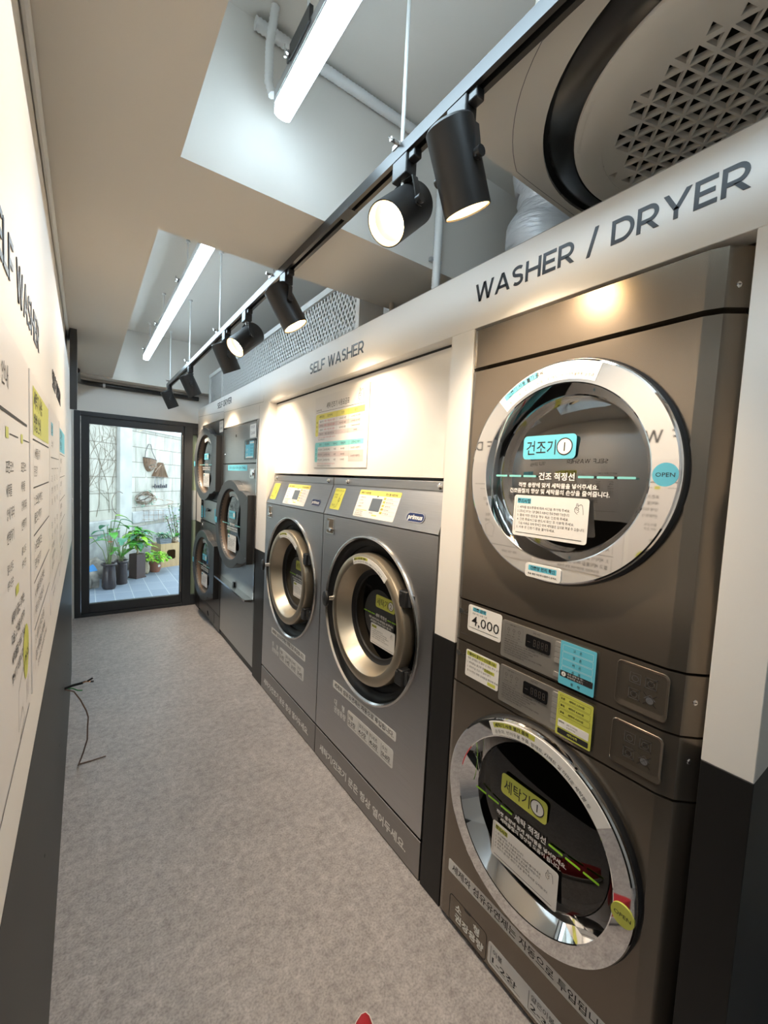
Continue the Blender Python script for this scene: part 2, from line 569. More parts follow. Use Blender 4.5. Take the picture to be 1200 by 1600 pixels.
def paving():
    m = bpy.data.materials.new('slate_tiles'); m.use_nodes = True
    nt = m.node_tree; b = nt.nodes['Principled BSDF']
    tc = nt.nodes.new('ShaderNodeTexCoord'); br = nt.nodes.new('ShaderNodeTexBrick')
    br.offset = 0; br.inputs['Scale'].default_value = 1.0
    br.inputs['Brick Width'].default_value = 0.19; br.inputs['Row Height'].default_value = 0.38; br.inputs['Mortar Size'].default_value = 0.004
    br.inputs['Color1'].default_value = (0.20, 0.25, 0.32, 1); br.inputs['Color2'].default_value = (0.24, 0.29, 0.36, 1); br.inputs['Mortar'].default_value = (0.42, 0.46, 0.5, 1)
    mp = nt.nodes.new('ShaderNodeMapping'); mp.inputs['Location'].default_value = (-0.10, 0.05, 0)
    nt.links.new(tc.outputs['Object'], mp.inputs[0]); nt.links.new(mp.outputs[0], br.inputs[0])
    nt.links.new(br.outputs[0], b.inputs['Base Color']); b.inputs['Roughness'].default_value = 0.55
    g = G(); g.box(-3, 6, 5.06, 12, ZP - 0.1, ZP, m)
    struct(g.build('floor_courtyard'))
paving()

def garden_wall():
    m = bpy.data.materials.new('whitewashed_blocks'); m.use_nodes = True
    nt = m.node_tree; b = nt.nodes['Principled BSDF']
    tc = nt.nodes.new('ShaderNodeTexCoord'); sp = nt.nodes.new('ShaderNodeSeparateXYZ'); cb = nt.nodes.new('ShaderNodeCombineXYZ')
    nt.links.new(tc.outputs['Object'], sp.inputs[0]); nt.links.new(sp.outputs[0], cb.inputs[0]); nt.links.new(sp.outputs[1], cb.inputs[1])
    br = nt.nodes.new('ShaderNodeTexBrick'); br.inputs['Scale'].default_value = 1.0
    br.inputs['Brick Width'].default_value = 0.52; br.inputs['Row Height'].default_value = 0.235; br.inputs['Mortar Size'].default_value = 0.006
    br.inputs['Color1'].default_value = (0.50, 0.485, 0.42, 1); br.inputs['Color2'].default_value = (0.56, 0.54, 0.48, 1); br.inputs['Mortar'].default_value = (0.25, 0.23, 0.19, 1)
    nt.links.new(cb.outputs[0], br.inputs[0])
    nz = nt.nodes.new('ShaderNodeTexNoise'); nz.inputs['Scale'].default_value = 3.5; nz.inputs['Detail'].default_value = 8
    mp = nt.nodes.new('ShaderNodeMapping'); mp.inputs['Scale'].default_value = (2.5, 0.7, 1)
    nt.links.new(tc.outputs['Object'], mp.inputs[0]); nt.links.new(mp.outputs[0], nz.inputs[0])
    mr = nt.nodes.new('ShaderNodeMapRange'); mr.inputs[1].default_value = 0.3; mr.inputs[2].default_value = 0.7; mr.inputs[3].default_value = 0.72; mr.inputs[4].default_value = 1.12
    nt.links.new(nz.outputs[0], mr.inputs[0])
    sc = nt.nodes.new('ShaderNodeVectorMath'); sc.operation = 'SCALE'
    nt.links.new(br.outputs[0], sc.inputs[0]); nt.links.new(mr.outputs[0], sc.inputs['Scale']); nt.links.new(sc.outputs[0], b.inputs['Base Color'])
    b.inputs['Roughness'].default_value = 0.85
    conc = mat('weathered_concrete', (0.40, 0.41, 0.41), 0.85, noise=0.3, nscale=6, bump=0.2)
    top = mat('coping_concrete', (0.58, 0.58, 0.55), 0.85, noise=0.15, nscale=6)
    M = garden_frame(0, 0, ZP)
    o = G().box(-2.6, 4.5, 0.55, 2.16, -0.25, 0, m)
    g = o
    g.box(-2.6, 4.5, 2.16, 2.22, -0.27, 0.03, top)
    w_ = g.build('wall_garden'); w_.matrix_world = M; struct(w_)
    g = G(); g.box(0.60, 0.87, 0.0, 2.16, 0.0, 0.06, mat('pilaster_render', (0.50, 0.50, 0.48), 0.8, noise=0.14, nscale=5, bump=0.1))
    g.build('pilaster', w_, bevel=0.008)
    g = G(); g.box(-2.6, 0.60, 0.62, 0.80, 0, 0.07, conc); g.box(0.87, 4.5, 0.70, 0.88, 0, 0.07, conc)
    g.box(-2.6, 4.5, 0.0, 0.64, -0.25, 0.03, conc)
    g.build('footing', w_, bevel=0.01)
garden_wall()

def blob(g, c, r, m, seed, sq=(1, 1, 1), amp=0.25, n=10):
    rnd = random.Random(seed)
    ph = [(rnd.uniform(1, 4), rnd.uniform(0, 6), rnd.uniform(1, 4), rnd.uniform(0, 6)) for _ in range(4)]
    vs, fs = [], []
    for i in range(n + 1):
        th = PI * i / n
        for j in range(2 * n):
            p = PI * j / n
            d = Vector((math.sin(th) * math.cos(p), math.sin(th) * math.sin(p), math.cos(th)))
            k = 1 + amp * sum(math.sin(a * d.x * 2 + b) * math.cos(c_ * d.y * 2 + e + d.z * 2) for a, b, c_, e in ph) / 2.2
            vs.append((c[0] + d.x * r * sq[0] * k, c[1] + d.y * r * sq[1] * k, c[2] + d.z * r * sq[2] * k))
    for i in range(n):
        for j in range(2 * n):
            a, b = i * 2 * n + j, i * 2 * n + (j + 1) % (2 * n)
            fs.append((a, b, b + 2 * n, a + 2 * n))
    g.add(vs, fs, m, True)

ROCK = mat('field_stone', (0.30, 0.28, 0.25), 0.9, noise=0.4, nscale=14, bump=0.8)
rocks = [((0.02, 6.40, 0.05), 0.13, 'lowest grey boulder left of the smooth dark vase', 1),
         ((-0.27, 6.34, 0.10), 0.15, 'grey boulder at the left edge of the glass door', 2),
         ((0.10, 6.70, 0.12), 0.14, 'grey boulder behind the two dark vases, under the pale ledge', 3),
         ((0.36, 6.93, 0.12), 0.14, 'grey boulder behind the square brown planter', 4),
         ((0.66, 7.30, 0.08), 0.11, 'grey boulder behind the bright green bush', 5)]
for c, r, lab, sd in rocks:
    g = G(); blob(g, c, r, ROCK, sd, (1, 0.9, 1.05), 0.28, 14)
    tag(g.build('boulder', ang=60), lab, 'rock', 'boulders along the garden wall')
g = G()
g.M = frame_matrix((0.075, 6.235, 0.235), (0.9, 0.3, 0), (-0.15, 0.3, 0.9), (0.3, -0.9, 0.3))
g.prism([(-0.05, -0.045), (0.05, -0.04), (0.03, 0.02), (0.01, 0.05), (-0.03, 0.03)], 0, 0.008, mat('blue_scrap', (0.05, 0.24, 0.55), 0.7, bump=0.5, nscale=20))
tag(g.build('blue_rag'), 'crumpled blue rag lying on the boulder left of the vases', 'rag')

# --- plants -------------------------------------------------------
LEAF = mat('leaf_green', (0.07, 0.33, 0.03), 0.4, noise=0.3, nscale=12)
LEAFB = mat('leaf_bluish', (0.12, 0.36, 0.24), 0.35, noise=0.25, nscale=12)
LEAFY = mat('leaf_lime', (0.30, 0.62, 0.03), 0.4, noise=0.25, nscale=12)
LEAFP = mat('leaf_pale', (0.38, 0.50, 0.34), 0.5, noise=0.3, nscale=20)
STEM = mat('stem_green', (0.16, 0.22, 0.08), 0.6)
WOOD = mat('twig', (0.16, 0.10, 0.06), 0.8)
SOIL = mat('soil', (0.05, 0.035, 0.025), 0.95)
VASE = mat('glazed_brown_vase', (0.024, 0.017, 0.019), 0.25, coat=0.2)
TERRA = mat('terracotta', (0.26, 0.10, 0.06), 0.55)
BROWNPOT = mat('brown_square_pot', (0.055, 0.034, 0.032), 0.4)

def leaf(g, base, yaw, pitch, L, Wd, m, droop=0.35, split=False, n=7):
    X = Vector((math.cos(yaw), math.sin(yaw), 0)); S = Vector((-math.sin(yaw), math.cos(yaw), 0)); U = Vector((0, 0, 1))
    vs, fs = [], []
    for i in range(n + 1):
        t = i / n
        wd = Wd * (math.sin(PI * min(1, t * 0.92 + 0.08)) ** 0.7) * (1 - 0.25 * t)
        if split and i % 2 == 0 and 0 < i < n:
            wd *= 0.45
        a = pitch - droop * t * 2
        p = Vector(base) + X * (L * t * math.cos(pitch - droop * t)) + U * (L * t * math.sin(pitch - droop * t))
        for s in (-1, 0, 1):
            q = p + S * (s * wd / 2) + U * (abs(s) * wd * 0.12)
            vs.append(tuple(q))
    for i in range(n):
        for k in (0, 1):
            a = i * 3 + k
            fs.append((a, a + 1, a + 4, a + 3))
    g.add(vs, fs, m, True)

def vase_plant(x, y, lab, R, H, style, seed):
    rnd = random.Random(seed)
    t = thing('potted_plant', lab, 'potted plant', Matrix.Translation((x, y, ZP)), 'potted plants along the garden wall')
    if style in ('vase', 'ribbed'):
        prof = [(0.0, 0.0), (R * 0.8, 0.0), (R * 0.98, H * 0.1), (R * 0.95, H * 0.35), (R * 0.86, H * 0.65), (R * 0.80, H * 0.86), (R * 0.86, H * 0.90), (R * 1.08, H * 0.93), (R * 1.1, H * 0.97), (R * 1.02, H), (R * 0.8, H * 0.99), (R * 0.75, H * 0.90)]
        if style == 'ribbed':
            prof = [(0.0, 0.0), (R * 0.92, 0.0), (R * 0.97, H * 0.05)] + [(R * (0.97 if i % 2 else 0.93), H * (0.05 + 0.8 * i / 24)) for i in range(1, 25)] + [(R * 1.05, H * 0.9), (R * 1.14, H * 0.95), (R * 1.05, H), (R * 0.8, H * 0.98), (R * 0.75, H * 0.9)]
        G().lathe(prof, VASE, n=32).build('pot', t)
        G().lathe([(0, H * 0.93), (R * 0.78, H * 0.92)], SOIL, n=24).build('soil', t)
    elif style == 'square':
        a = PI / 5
        g = G(Matrix.Rotation(a, 4, 'Z'))
        g.prism([(-R, -R), (R, -R), (R, R), (-R, R)], 0, H, BROWNPOT)
        for k in range(14):
            g.box(-R * 1.02, -R * 0.96, -R * 1.02, -R * 0.96, H * (0.04 + k * 0.068), H * (0.075 + k * 0.068), BROWNPOT)
            g.box(R * 0.96, R * 1.02, -R * 1.02, -R * 0.96, H * (0.04 + k * 0.068), H * (0.075 + k * 0.068), BROWNPOT)
        g.box(-R * 1.12, R * 1.12, -R * 1.12, R * 1.12, -0.001, 0.02, BROWNPOT)
        g.build('pot', t, bevel=0.003)
        G(Matrix.Rotation(a, 4, 'Z')).box(-R * 0.9, R * 0.9, -R * 0.9, R * 0.9, H, H + 0.004, SOIL).build('soil', t)
    else:
        G().lathe([(0, 0), (R * 0.72, 0), (R * 0.95, H * 0.3), (R, H * 0.6), (R * 0.97, H * 0.9), (R * 1.03, H), (R * 0.9, H), (R * 0.88, H * 0.85)], TERRA, n=32).build('pot', t)
        G().lathe([(0, H * 0.88), (R * 0.9, H * 0.86)], SOIL, n=24).build('soil', t)
    return t, rnd

# tall anthurium-like plant in the first vase
t, rnd = vase_plant(0.25, 6.28, 'smooth dark glazed vase with long thin stems and a lime leaf, leftmost plant', 0.083, 0.33, 'vase', 3)
gs, gl = G(), G()
for k, (dx, dy, h, m) in enumerate([(-0.17, -0.05, 0.36, LEAFY), (0.02, 0.0, 0.56, LEAF), (0.07, 0.02, 0.63, LEAFY), (-0.02, 0.05, 0.50, LEAFB), (0.10, 0.05, 0.5, LEAF), (0.03, -0.04, 0.42, LEAF), (-0.06, 0.0, 0.44, LEAFB), (0.12, -0.02, 0.58, LEAFB)]):
    top = (dx, dy, 0.30 + h)
    gs.tube([(dx * 0.1, dy * 0.1, 0.29), (dx * 0.4, dy * 0.4, 0.30 + h * 0.55), top], 0.0045, STEM, 6)
    leaf(gl, top, math.atan2(dy, dx) + rnd.uniform(-0.6, 0.6), 0.1, 0.17, 0.11, m, 0.5)
gl.add([(-0.02, -0.03, 0.60), (0.03, -0.05, 0.60), (0.04, -0.02, 0.61), (0.0, 0.0, 0.615)], [(0, 1, 2, 3)], mat('dull_red_bloom', (0.42, 0.13, 0.09), 0.5))
gs.build('stem', t); gl.build('foliage', t)

t, rnd = vase_plant(0.395, 6.50, 'ribbed dark glazed vase holding a split-leaf plant, second plant from the left', 0.075, 0.32, 'ribbed', 4)
gs, gl = G(), G()
for k, (dx, dy, h, m) in enumerate([(-0.10, -0.08, 0.36, LEAFB), (0.02, -0.1, 0.32, LEAFB), (0.12, 0.02, 0.36, LEAF), (-0.05, 0.06, 0.42, LEAF), (0.07, 0.1, 0.44, LEAF), (-0.16, 0.02, 0.28, LEAF), (0.05, -0.02, 0.22, LEAF), (-0.05, -0.06, 0.2, LEAF)]):
    top = (dx, dy, 0.30 + h)
    gs.tube([(dx * 0.1, dy * 0.1, 0.29), (dx * 0.5, dy * 0.5, 0.30 + h * 0.6), top], 0.004, STEM, 6)
    leaf(gl, top, math.atan2(dy, dx) + rnd.uniform(-0.5, 0.5), 0.25, 0.22, 0.18, m, 0.55, split=True, n=10)
for k in range(14):
    a = rnd.uniform(0, 6.28); leaf(gl, (0, 0, 0.34), a, 1.0, 0.22, 0.022, LEAF, 0.5)
gs.build('stem', t); gl.build('foliage', t)

t, rnd = vase_plant(0.605, 6.80, 'square dark brown planter with a broad-leaved bushy plant', 0.072, 0.34, 'square', 5)
gs, gl = G(), G()
gs.tube([(0, 0, 0.33), (0.005, 0, 0.42), (-0.005, 0, 0.52), (0.01, 0, 0.62)], 0.012, mat('pale_trunk', (0.42, 0.33, 0.20), 0.8), 8)
for k in range(52):
    a = rnd.uniform(0, 6.28); h = rnd.uniform(0.42, 0.66)
    leaf(gl, (0.02 * math.cos(a), 0.02 * math.sin(a), h), a, rnd.uniform(0.0, 0.7), rnd.uniform(0.16, 0.27), rnd.uniform(0.07, 0.11), rnd.choice([LEAF, LEAF, LEAFB, LEAFY]), rnd.uniform(0.4, 0.9))
gs.build('trunk', t); gl.build('foliage', t)

t, rnd = vase_plant(0.865, 7.10, 'round terracotta pot overflowing with bright green foliage', 0.085, 0.175, 'terra', 6)
gl = G()
for k in range(230):
    a = rnd.uniform(0, 6.28); r = 0.2 * math.sqrt(rnd.random()); z = 0.17 + 0.15 * (1 - (r / 0.2) ** 2) * rnd.uniform(0.5, 1) + 0.02
    leaf(gl, (r * math.cos(a), r * math.sin(a), z), a + rnd.uniform(-1, 1), rnd.uniform(-0.2, 0.5), 0.055, 0.045, rnd.choice([LEAFY, LEAFY, LEAF]), 0.5, n=3)
gl.build('foliage', t)
G(Matrix.Translation((0.045, -0.073, 0.10)) @ Matrix.Rotation(PI / 2, 4, 'X')).prism([(-0.012, -0.02), (0.014, -0.012), (0.02, 0.012), (0.0, 0.022), (-0.016, 0.008)], 0, 0.006, PAPER).build('chipped_patch', t)

# stone block between planter and bush
g = G(); blob(g, (0.722, 6.99, ZP + 0.10), 0.06, mat('sand_stone', (0.48, 0.40, 0.29), 0.9, noise=0.2, nscale=14, bump=0.4), 9, (1, 1, 1.75), 0.12)
tag(g.build('sandstone_block', ang=60), 'upright beige stone between the square planter and the terracotta pot', 'stone')

# wooden box with an oblong opening
PLY = mat('plywood', (0.48, 0.33, 0.17), 0.6, noise=0.15, nscale=5, stretch=(8, 1, 1))
M = frame_matrix((0.975, 7.345, ZP), (0.93, 0.36, 0), (0, 0, 1), (0.36, -0.93, 0))
t = thing('wooden_box', 'pale plywood box with an oblong dark opening, standing by the terracotta pot', 'box', M)
g = G()
def hole_front(g, x0, x1, y0, y1, hx0, hx1, hy0, hy1, z0, z1, m):
    out = rrpoly(x0, y0, x1, y1, 0.006, 6); inn = rrpoly(hx0, hy0, hx1, hy1, 0.03, 6)
    n = len(out)
    vs = [(x, y, z1) for x, y in out] + [(x, y, z1) for x, y in inn] + [(x, y, z0) for x, y in inn]
    fs = []
    for i in range(n):
        j = (i + 1) % n
        fs += [(i, j, n + j, n + i), (n + i, n + j, 2 * n + j, 2 * n + i)]
    g.add(vs, fs, m)
hole_front(g, 0, 0.33, 0.0, 0.375, 0.10, 0.24, 0.12, 0.275, -0.015, 0, PLY)
g.box(0, 0.33, 0.36, 0.375, -0.28, -0.0005, PLY); g.box(0, 0.33, 0, 0.015, -0.28, -0.0005, PLY)
g.box(0, 0.015, 0.015, 0.36, -0.28, -0.0005, PLY); g.box(0.315, 0.33, 0.015, 0.36, -0.28, -0.0005, PLY)
g.box(0, 0.33, 0, 0.375, -0.29, -0.28, PLY)
g.build('shell', t)
bx = lambda u, v, wv: tuple(M @ Vector((u, v, wv)))

t = thing('planter_trough', 'grey slatted trough of pale succulents on top of the plywood box', 'planter', frame_matrix(bx(0.004, 0.376, -0.02), (0.93, 0.36, 0), (0, 0, 1), (0.36, -0.93, 0)))
g = G(); TG = mat('grey_trough', (0.22, 0.25, 0.28), 0.6)
g.prism([(0, 0), (0.17, 0), (0.185, 0.09), (-0.015, 0.09)], -0.11, 0, TG)
for k in range(3):
    g.box(-0.017, 0.187, 0.02 + k * 0.028, 0.026 + k * 0.028, 0.0, 0.004, CHAR)
g.build('pot', t)
gl = G(); rnd = random.Random(12)
for k in range(60):
    a = rnd.uniform(0, 6.28); leaf(gl, (rnd.uniform(0, 0.17), 0.09, -rnd.uniform(0, 0.11)), a, 0, 0.02, 0.02, LEAFP, n=2)
gl.M = Matrix.Identity(4)
gl = G(Matrix(((1, 0, 0, 0), (0, 0, 1, 0), (0, -1, 0, 0), (0, 0, 0, 1))))
for k in range(90):
    a = rnd.uniform(0, 6.28); leaf(gl, (rnd.uniform(-0.01, 0.18), rnd.uniform(0.0, 0.11), 0.09 + rnd.uniform(0, 0.06)), a, rnd.uniform(0.2, 1.0), 0.075, 0.035, rnd.choice([LEAFP, LEAFP, LEAFB]), 0.5, n=3)
gl.build('foliage', t)

t = thing('round_pot', 'small round speckled pot on the plywood box, right of the trough', 'planter', Matrix.Translation(bx(0.272, 0.376, -0.08)))
SPK = mat('speckled_glaze', (0.36, 0.28, 0.20), 0.35, noise=0.7, nscale=40)
G().lathe([(0, 0), (0.035, 0), (0.062, 0.025), (0.066, 0.05), (0.052, 0.08), (0.04, 0.09), (0.036, 0.085)], SPK, n=28).build('pot', t)
gl = G()
for k in range(26):
    a = rnd.uniform(0, 6.28); leaf(gl, (0.02 * math.cos(a), 0.02 * math.sin(a), 0.085), a, rnd.uniform(0.4, 1.3), 0.11, 0.03, rnd.choice([LEAFP, LEAF]), 0.4, n=4)
gl.build('foliage', t)

t = thing('shrub', 'loose pale-leaved shrub growing behind the plywood box', 'shrub', Matrix.Translation((1.32, 7.75, ZP)))
gs, gl = G(), G()
for k in range(16):
    a = rnd.uniform(0, 6.28); r = rnd.uniform(0.05, 0.24); h = rnd.uniform(0.6, 0.98)
    top = Vector((r * math.cos(a), r * math.sin(a), h))
    gs.tube([(0, 0, 0), tuple(top * 0.5), tuple(top)], 0.004, WOOD, 5)
    for q in range(12):
        p = top * rnd.uniform(0.55, 1.02)
        leaf(gl, tuple(p), rnd.uniform(0, 6.28), rnd.uniform(-0.3, 0.9), 0.06, 0.035, rnd.choice([LEAFP, LEAFB, LEAF]), 0.4, n=3)
gs.build('stem', t); gl.build('foliage', t)

# bare vine on the left of the wall
g = G(garden_frame(0, 0.0, ZP)); rnd = random.Random(5)
def vine(p, a, L, r, depth):
    pts = [p]
    for i in range(7):
        a += rnd.uniform(-0.35, 0.35); p = (p[0] + math.cos(a) * L / 7, p[1] + math.sin(a) * L / 7); pts.append(p)
        if depth and rnd.random() < 0.55:
            vine(p, a + rnd.choice([-1, 1]) * rnd.uniform(0.5, 1.1), L * 0.5, r * 0.6, depth - 1)
    pts = [(max(-1, min(0.585, x)), max(0.86, y)) for x, y in pts]
    g.tube([(x, y, 0.004) for x, y in pts], [r * (1 - 0.07 * i) for i in range(len(pts))], mat('dry_vine', (0.26, 0.22, 0.17), 0.9), 5)
for (x, y, a, L) in ((0.20, 0.86, 1.2, 1.2), (0.45, 0.9, 1.9, 1.1), (0.0, 1.2, 0.9, 0.9), (0.3, 1.5, 1.5, 0.6), (0.50, 1.3, 1.6, 0.7), (0.1, 1.7, 1.0, 0.5), (-0.1, 0.9, 1.0, 1.0)):
    vine((x, y), a, L, 0.0036, 2)
tag(g.build('bare_vine'), 'leafless creeper spreading over the whitewashed block wall left of the pilaster', 'vine')

# hanging basket, twig house and wreath
WICK = mat('wicker', (0.17, 0.10, 0.06), 0.7, noise=0.5, nscale=60, bump=0.6)
IRON = mat('wrought_iron', (0.05, 0.05, 0.06), 0.5)
M = garden_frame(1.37, 0.0, 0)
t = thing('wall_basket', 'half-round brown wicker basket hung by a tall wire handle on the garden wall', 'basket', M)
prof = []
g = G()
n = 18
vs, fs = [], []
for i in range(7):
    v = 1.46 + 0.20 * i / 6
    rr_ = 0.155 * math.sqrt(max(0.02, 1 - (1 - i / 6) ** 2 * 0.93))
    for j in range(n + 1):
        a = PI * j / n
        vs.append((rr_ * math.cos(a), v - (0.02 * math.cos(a) * i / 6), 0.004 + 0.09 * math.sin(a) * rr_ / 0.155))
for i in range(6):
    for j in range(n):
        a = i * (n + 1) + j
        fs.append((a, a + 1, a + n + 2, a + n + 1))
g.add(vs, fs, WICK, True); g.build('bowl', t)
g = G()
g.tube([(-0.13, 1.66, 0.02), (-0.11, 1.78, 0.02), (-0.03, 1.90, 0.015), (0.03, 1.90, 0.015), (0.05, 1.78, 0.03), (0.05, 1.66, 0.09)], 0.005, IRON, 6)
g.tube([(0.155 * math.cos(PI * j / 12), 1.66 - 0.02 * math.cos(PI * j / 12), 0.006 + 0.09 * math.sin(PI * j / 12)) for j in range(13)], 0.006, IRON, 6)
g.tube([(-0.155, 1.68, 0.006), (0.155, 1.64, 0.006)], 0.006, IRON, 6)
g.build('wire_handle', t)
M = garden_frame(1.64, 0.0, 0)
t = thing('twig_house', 'twig-roofed wall ornament on thin legs, hung right of the wicker basket', 'wall ornament', M)
g = G(); g.prism([(-0.19, 1.385), (0.19, 1.37), (0.03, 1.62), (-0.02, 1.62)], 0.004, 0.07, WICK)
for k in range(22):
    a = rnd.uniform(-0.18, 0.17); b = rnd.uniform(-0.05, 0.05)
    g.tube([(a, 1.385, 0.074), (b * 0.4 + 0.005, 1.60, 0.074)], 0.004, WOOD, 4)
g.build('roof', t)
g = G()
for x in (-0.14, -0.05, 0.04, 0.12):
    g.tube([(x, 1.37, 0.03), (x + 0.004, 1.22, 0.03)], 0.006, mat('dull_tin', (0.40, 0.40, 0.42), 0.5, 0.4), 6)
g.tube([(-0.19, 1.215, 0.03), (0.19, 1.20, 0.03)], 0.008, IRON, 6)
g.build('legs', t)
g = G()
for k in range(7):
    x = -0.17 + k * 0.055
    g.box(x, x + 0.032, 1.19, 1.235 + 0.02 * (k % 3 == 0), 0.04, 0.05, IRON)
g.build('iron_strip', t)
M = garden_frame(1.25, 0.0, 0)
g = G(M)
for k in range(46):
    a = rnd.uniform(0, 6.28); rx, ry = 0.22 * rnd.uniform(0.7, 1.2), 0.085 * rnd.uniform(0.6, 1.3)
    P = [(rx * math.cos(a + s * 0.25) + rnd.uniform(-0.01, 0.01), 1.03 + ry * math.sin(a + s * 0.25) + rnd.uniform(-0.01, 0.01), 0.02 + rnd.uniform(0, 0.03)) for s in range(5)]
    g.tube(P, 0.004, WOOD, 4)
t = g.build('wreath'); tag(t, 'loose twig wreath with small leaves on the garden wall under the basket', 'wreath')
g = G(M @ Matrix(((1, 0, 0, 0), (0, 0, 1, 0), (0, -1, 0, 0), (0, 0, 0, 1))))
for k in range(70):
    a = rnd.uniform(0, 6.28); leaf(g, (0.26 * math.cos(a) * rnd.uniform(0.7, 1.3), -0.03 - rnd.uniform(0, 0.02), 1.03 + 0.11 * math.sin(a) * rnd.uniform(0.6, 1.3)), rnd.uniform(0, 6.28), rnd.uniform(-0.5, 0.5), 0.035, 0.02, LEAFB, n=2)
g.build('foliage', t)

# ================================================================== CEILING FIXTURES
def tube_light(name, y0, y1, lab, rods, extra=None):
    x = 0.462
    t = thing(name, lab, 'light', Matrix.Translation((x, (y0 + y1) / 2, 2.5)), 'LED tube lights in the ceiling coffers')
    L = (y1 - y0) / 2
    g = G()
    g.box(-0.026, 0.026, -L, L, 0.034, 0.060, ALU)
    g.box(-0.0245, 0.0245, -L, L, 0.028, 0.034, ALU)
    g.build('housing', t)
    P = [(-0.0235, 0.0275), (-0.0235, 0.004)] + [(-0.0235 * math.cos(PI * i / 8), 0.002 - 0.010 * math.sin(PI * i / 8)) for i in range(9)] + [(0.0235, 0.004), (0.0235, 0.0275)]
    n = len(P)
    vs = [(a, -L + 0.002, b) for a, b in P] + [(a, L - 0.002, b) for a, b in P]
    g = G(); g.add(vs, [(i, (i + 1) % n, n + (i + 1) % n, n + i) for i in range(n)] + [tuple(range(n)), tuple(range(2 * n - 1, n - 1, -1))], LED)
    g.build('diffuser', t)
    for ry in rods:
        yy = ry - (y0 + y1) / 2
        g = G()
        g.tube([(0.02, yy, 0.06), (0.02, yy, 0.299)], 0.0045, GALV, 8)
        g.tube([(0.02, yy, 0.288), (0.02, yy, 0.299)], 0.013, GALV, 12)
        r = g.build('hanger_rod', t)
        g = G(); g.box(-0.03, 0.03, yy - 0.015, yy + 0.015, 0.056, 0.066, PLASTIC); g.tube([(-0.04, yy, 0.07), (0.0, yy, 0.07)], 0.006, SATIN, 8)
        g.tube([(-0.04, yy, 0.055), (-0.04, yy, 0.085)], 0.003, SATIN, 6)
        g.build('clamp', t)
    return t
tube_light('tube_light', 2.11, 4.56, 'long white LED tube hanging in the far ceiling coffer near the glass door', (2.74, 3.64, 4.45))
t1 = tube_light('tube_light', -0.55, 1.245, 'white LED tube hanging in the near ceiling coffer above the camera', (1.13, 0.1))
g = G(); g.box(-0.03, -0.02, 0.66, 0.78, 0.05, 0.09, PLASTIC); g.build('driver', t1)

def corr_tube(pts, r, step=0.006):
    out = []
    for i in range(len(pts) - 1):
        a, b = Vector(pts[i]), Vector(pts[i + 1]); n = max(2, int((b - a).length / step))
        out += [tuple(a + (b - a) * k / n) for k in range(n)]
    return out + [pts[-1]]
g = G(); g.tube(corr_tube([(0.40, 1.315, 2.772), (1.10, 1.315, 2.772), (1.13, 1.315, 2.75), (1.138, 1.315, 2.70), (1.138, 1.315, 2.10)], 0.016), 0.0175, CORR, 10, ribs=0.16)
g.box(1.11, 1.166, 1.318, 1.334, 2.355, 2.367, ALU)
tag(g.build('conduit', ang=80), 'grey corrugated conduit along the top corner of the near coffer, dropping behind the header', 'conduit')
g = G(); g.tube(corr_tube([(0.44, 1.265, 2.798), (0.43, 1.275, 2.70), (0.43, 1.275, 2.60), (0.44, 1.268, 2.565)], 0.012), 0.013, CORR, 8, ribs=0.16)
tag(g.build('conduit', ang=80), 'short white corrugated conduit beside the near LED tube hanger', 'conduit')
g = G(); g.tube([(1.20, 1.70, 2.33), (1.20, 1.69, 2.2), (1.20, 1.69, 2.0)], 0.012, mat('tan_pipe', (0.45, 0.40, 0.34), 0.6), 8)
tag(g.build('pipe'), 'thin tan pipe rising behind the header beside the mesh grille', 'pipe')

# lighting track
XT, ZT = 0.665, 2.292
t = thing('lighting_track', 'black lighting track running the length of the shop below the coffers', 'lighting track', Matrix.Translation((XT, 2.3, ZT)))
g = G()
P = [(-0.0175, 0), (-0.006, 0), (-0.006, 0.018), (0.006, 0.018), (0.006, 0), (0.0175, 0), (0.0175, 0.032), (-0.0175, 0.032)]
y0, y1 = -2.9, 2.36
n = len(P)
vs = [(a, y0, b) for a, b in P] + [(a, y1, b) for a, b in P]
g.add(vs, [(i, (i + 1) % n, n + (i + 1) % n, n + i) for i in range(n)], PLASTIC)
g.add([(-0.0175, y1, 0), (0.0175, y1, 0), (0.0175, y1, 0.032), (-0.0175, y1, 0.032)], [(0, 1, 2, 3)], PLASTIC)
g.box(-0.0178, 0.0178, -1.13, -1.07, -0.0006, 0.010, CHAR); g.box(-0.0178, 0.0178, 0.55, 0.58, -0.0006, 0.008, CHAR)
g.build('rail', t)
for ry in (0.93, 1.83, 2.735, 3.63, 4.545):
    g = G(); yy = ry - 2.3; top = ZS - ZT - 0.001
    if ry == 1.83: top = ZS - ZT - 0.001
    g.tube([(0, yy, 0.036), (0, yy, top)], 0.005, GALV, 8); g.tube([(0, yy, top - 0.012), (0, yy, top)], 0.014, GALV, 12)
    g.build('hanger_rod', t)
    g = G(); g.box(-0.02, 0.02, yy - 0.014, yy + 0.014, 0.030, 0.040, SATIN); g.tube([(-0.036, yy, 0.044), (-0.002, yy, 0.044)], 0.006, SATIN, 8); g.tube([(-0.034, yy - 0.01, 0.036), (-0.034, yy + 0.01, 0.054)], 0.003, SATIN, 6)
    g.build('rod_clamp', t)

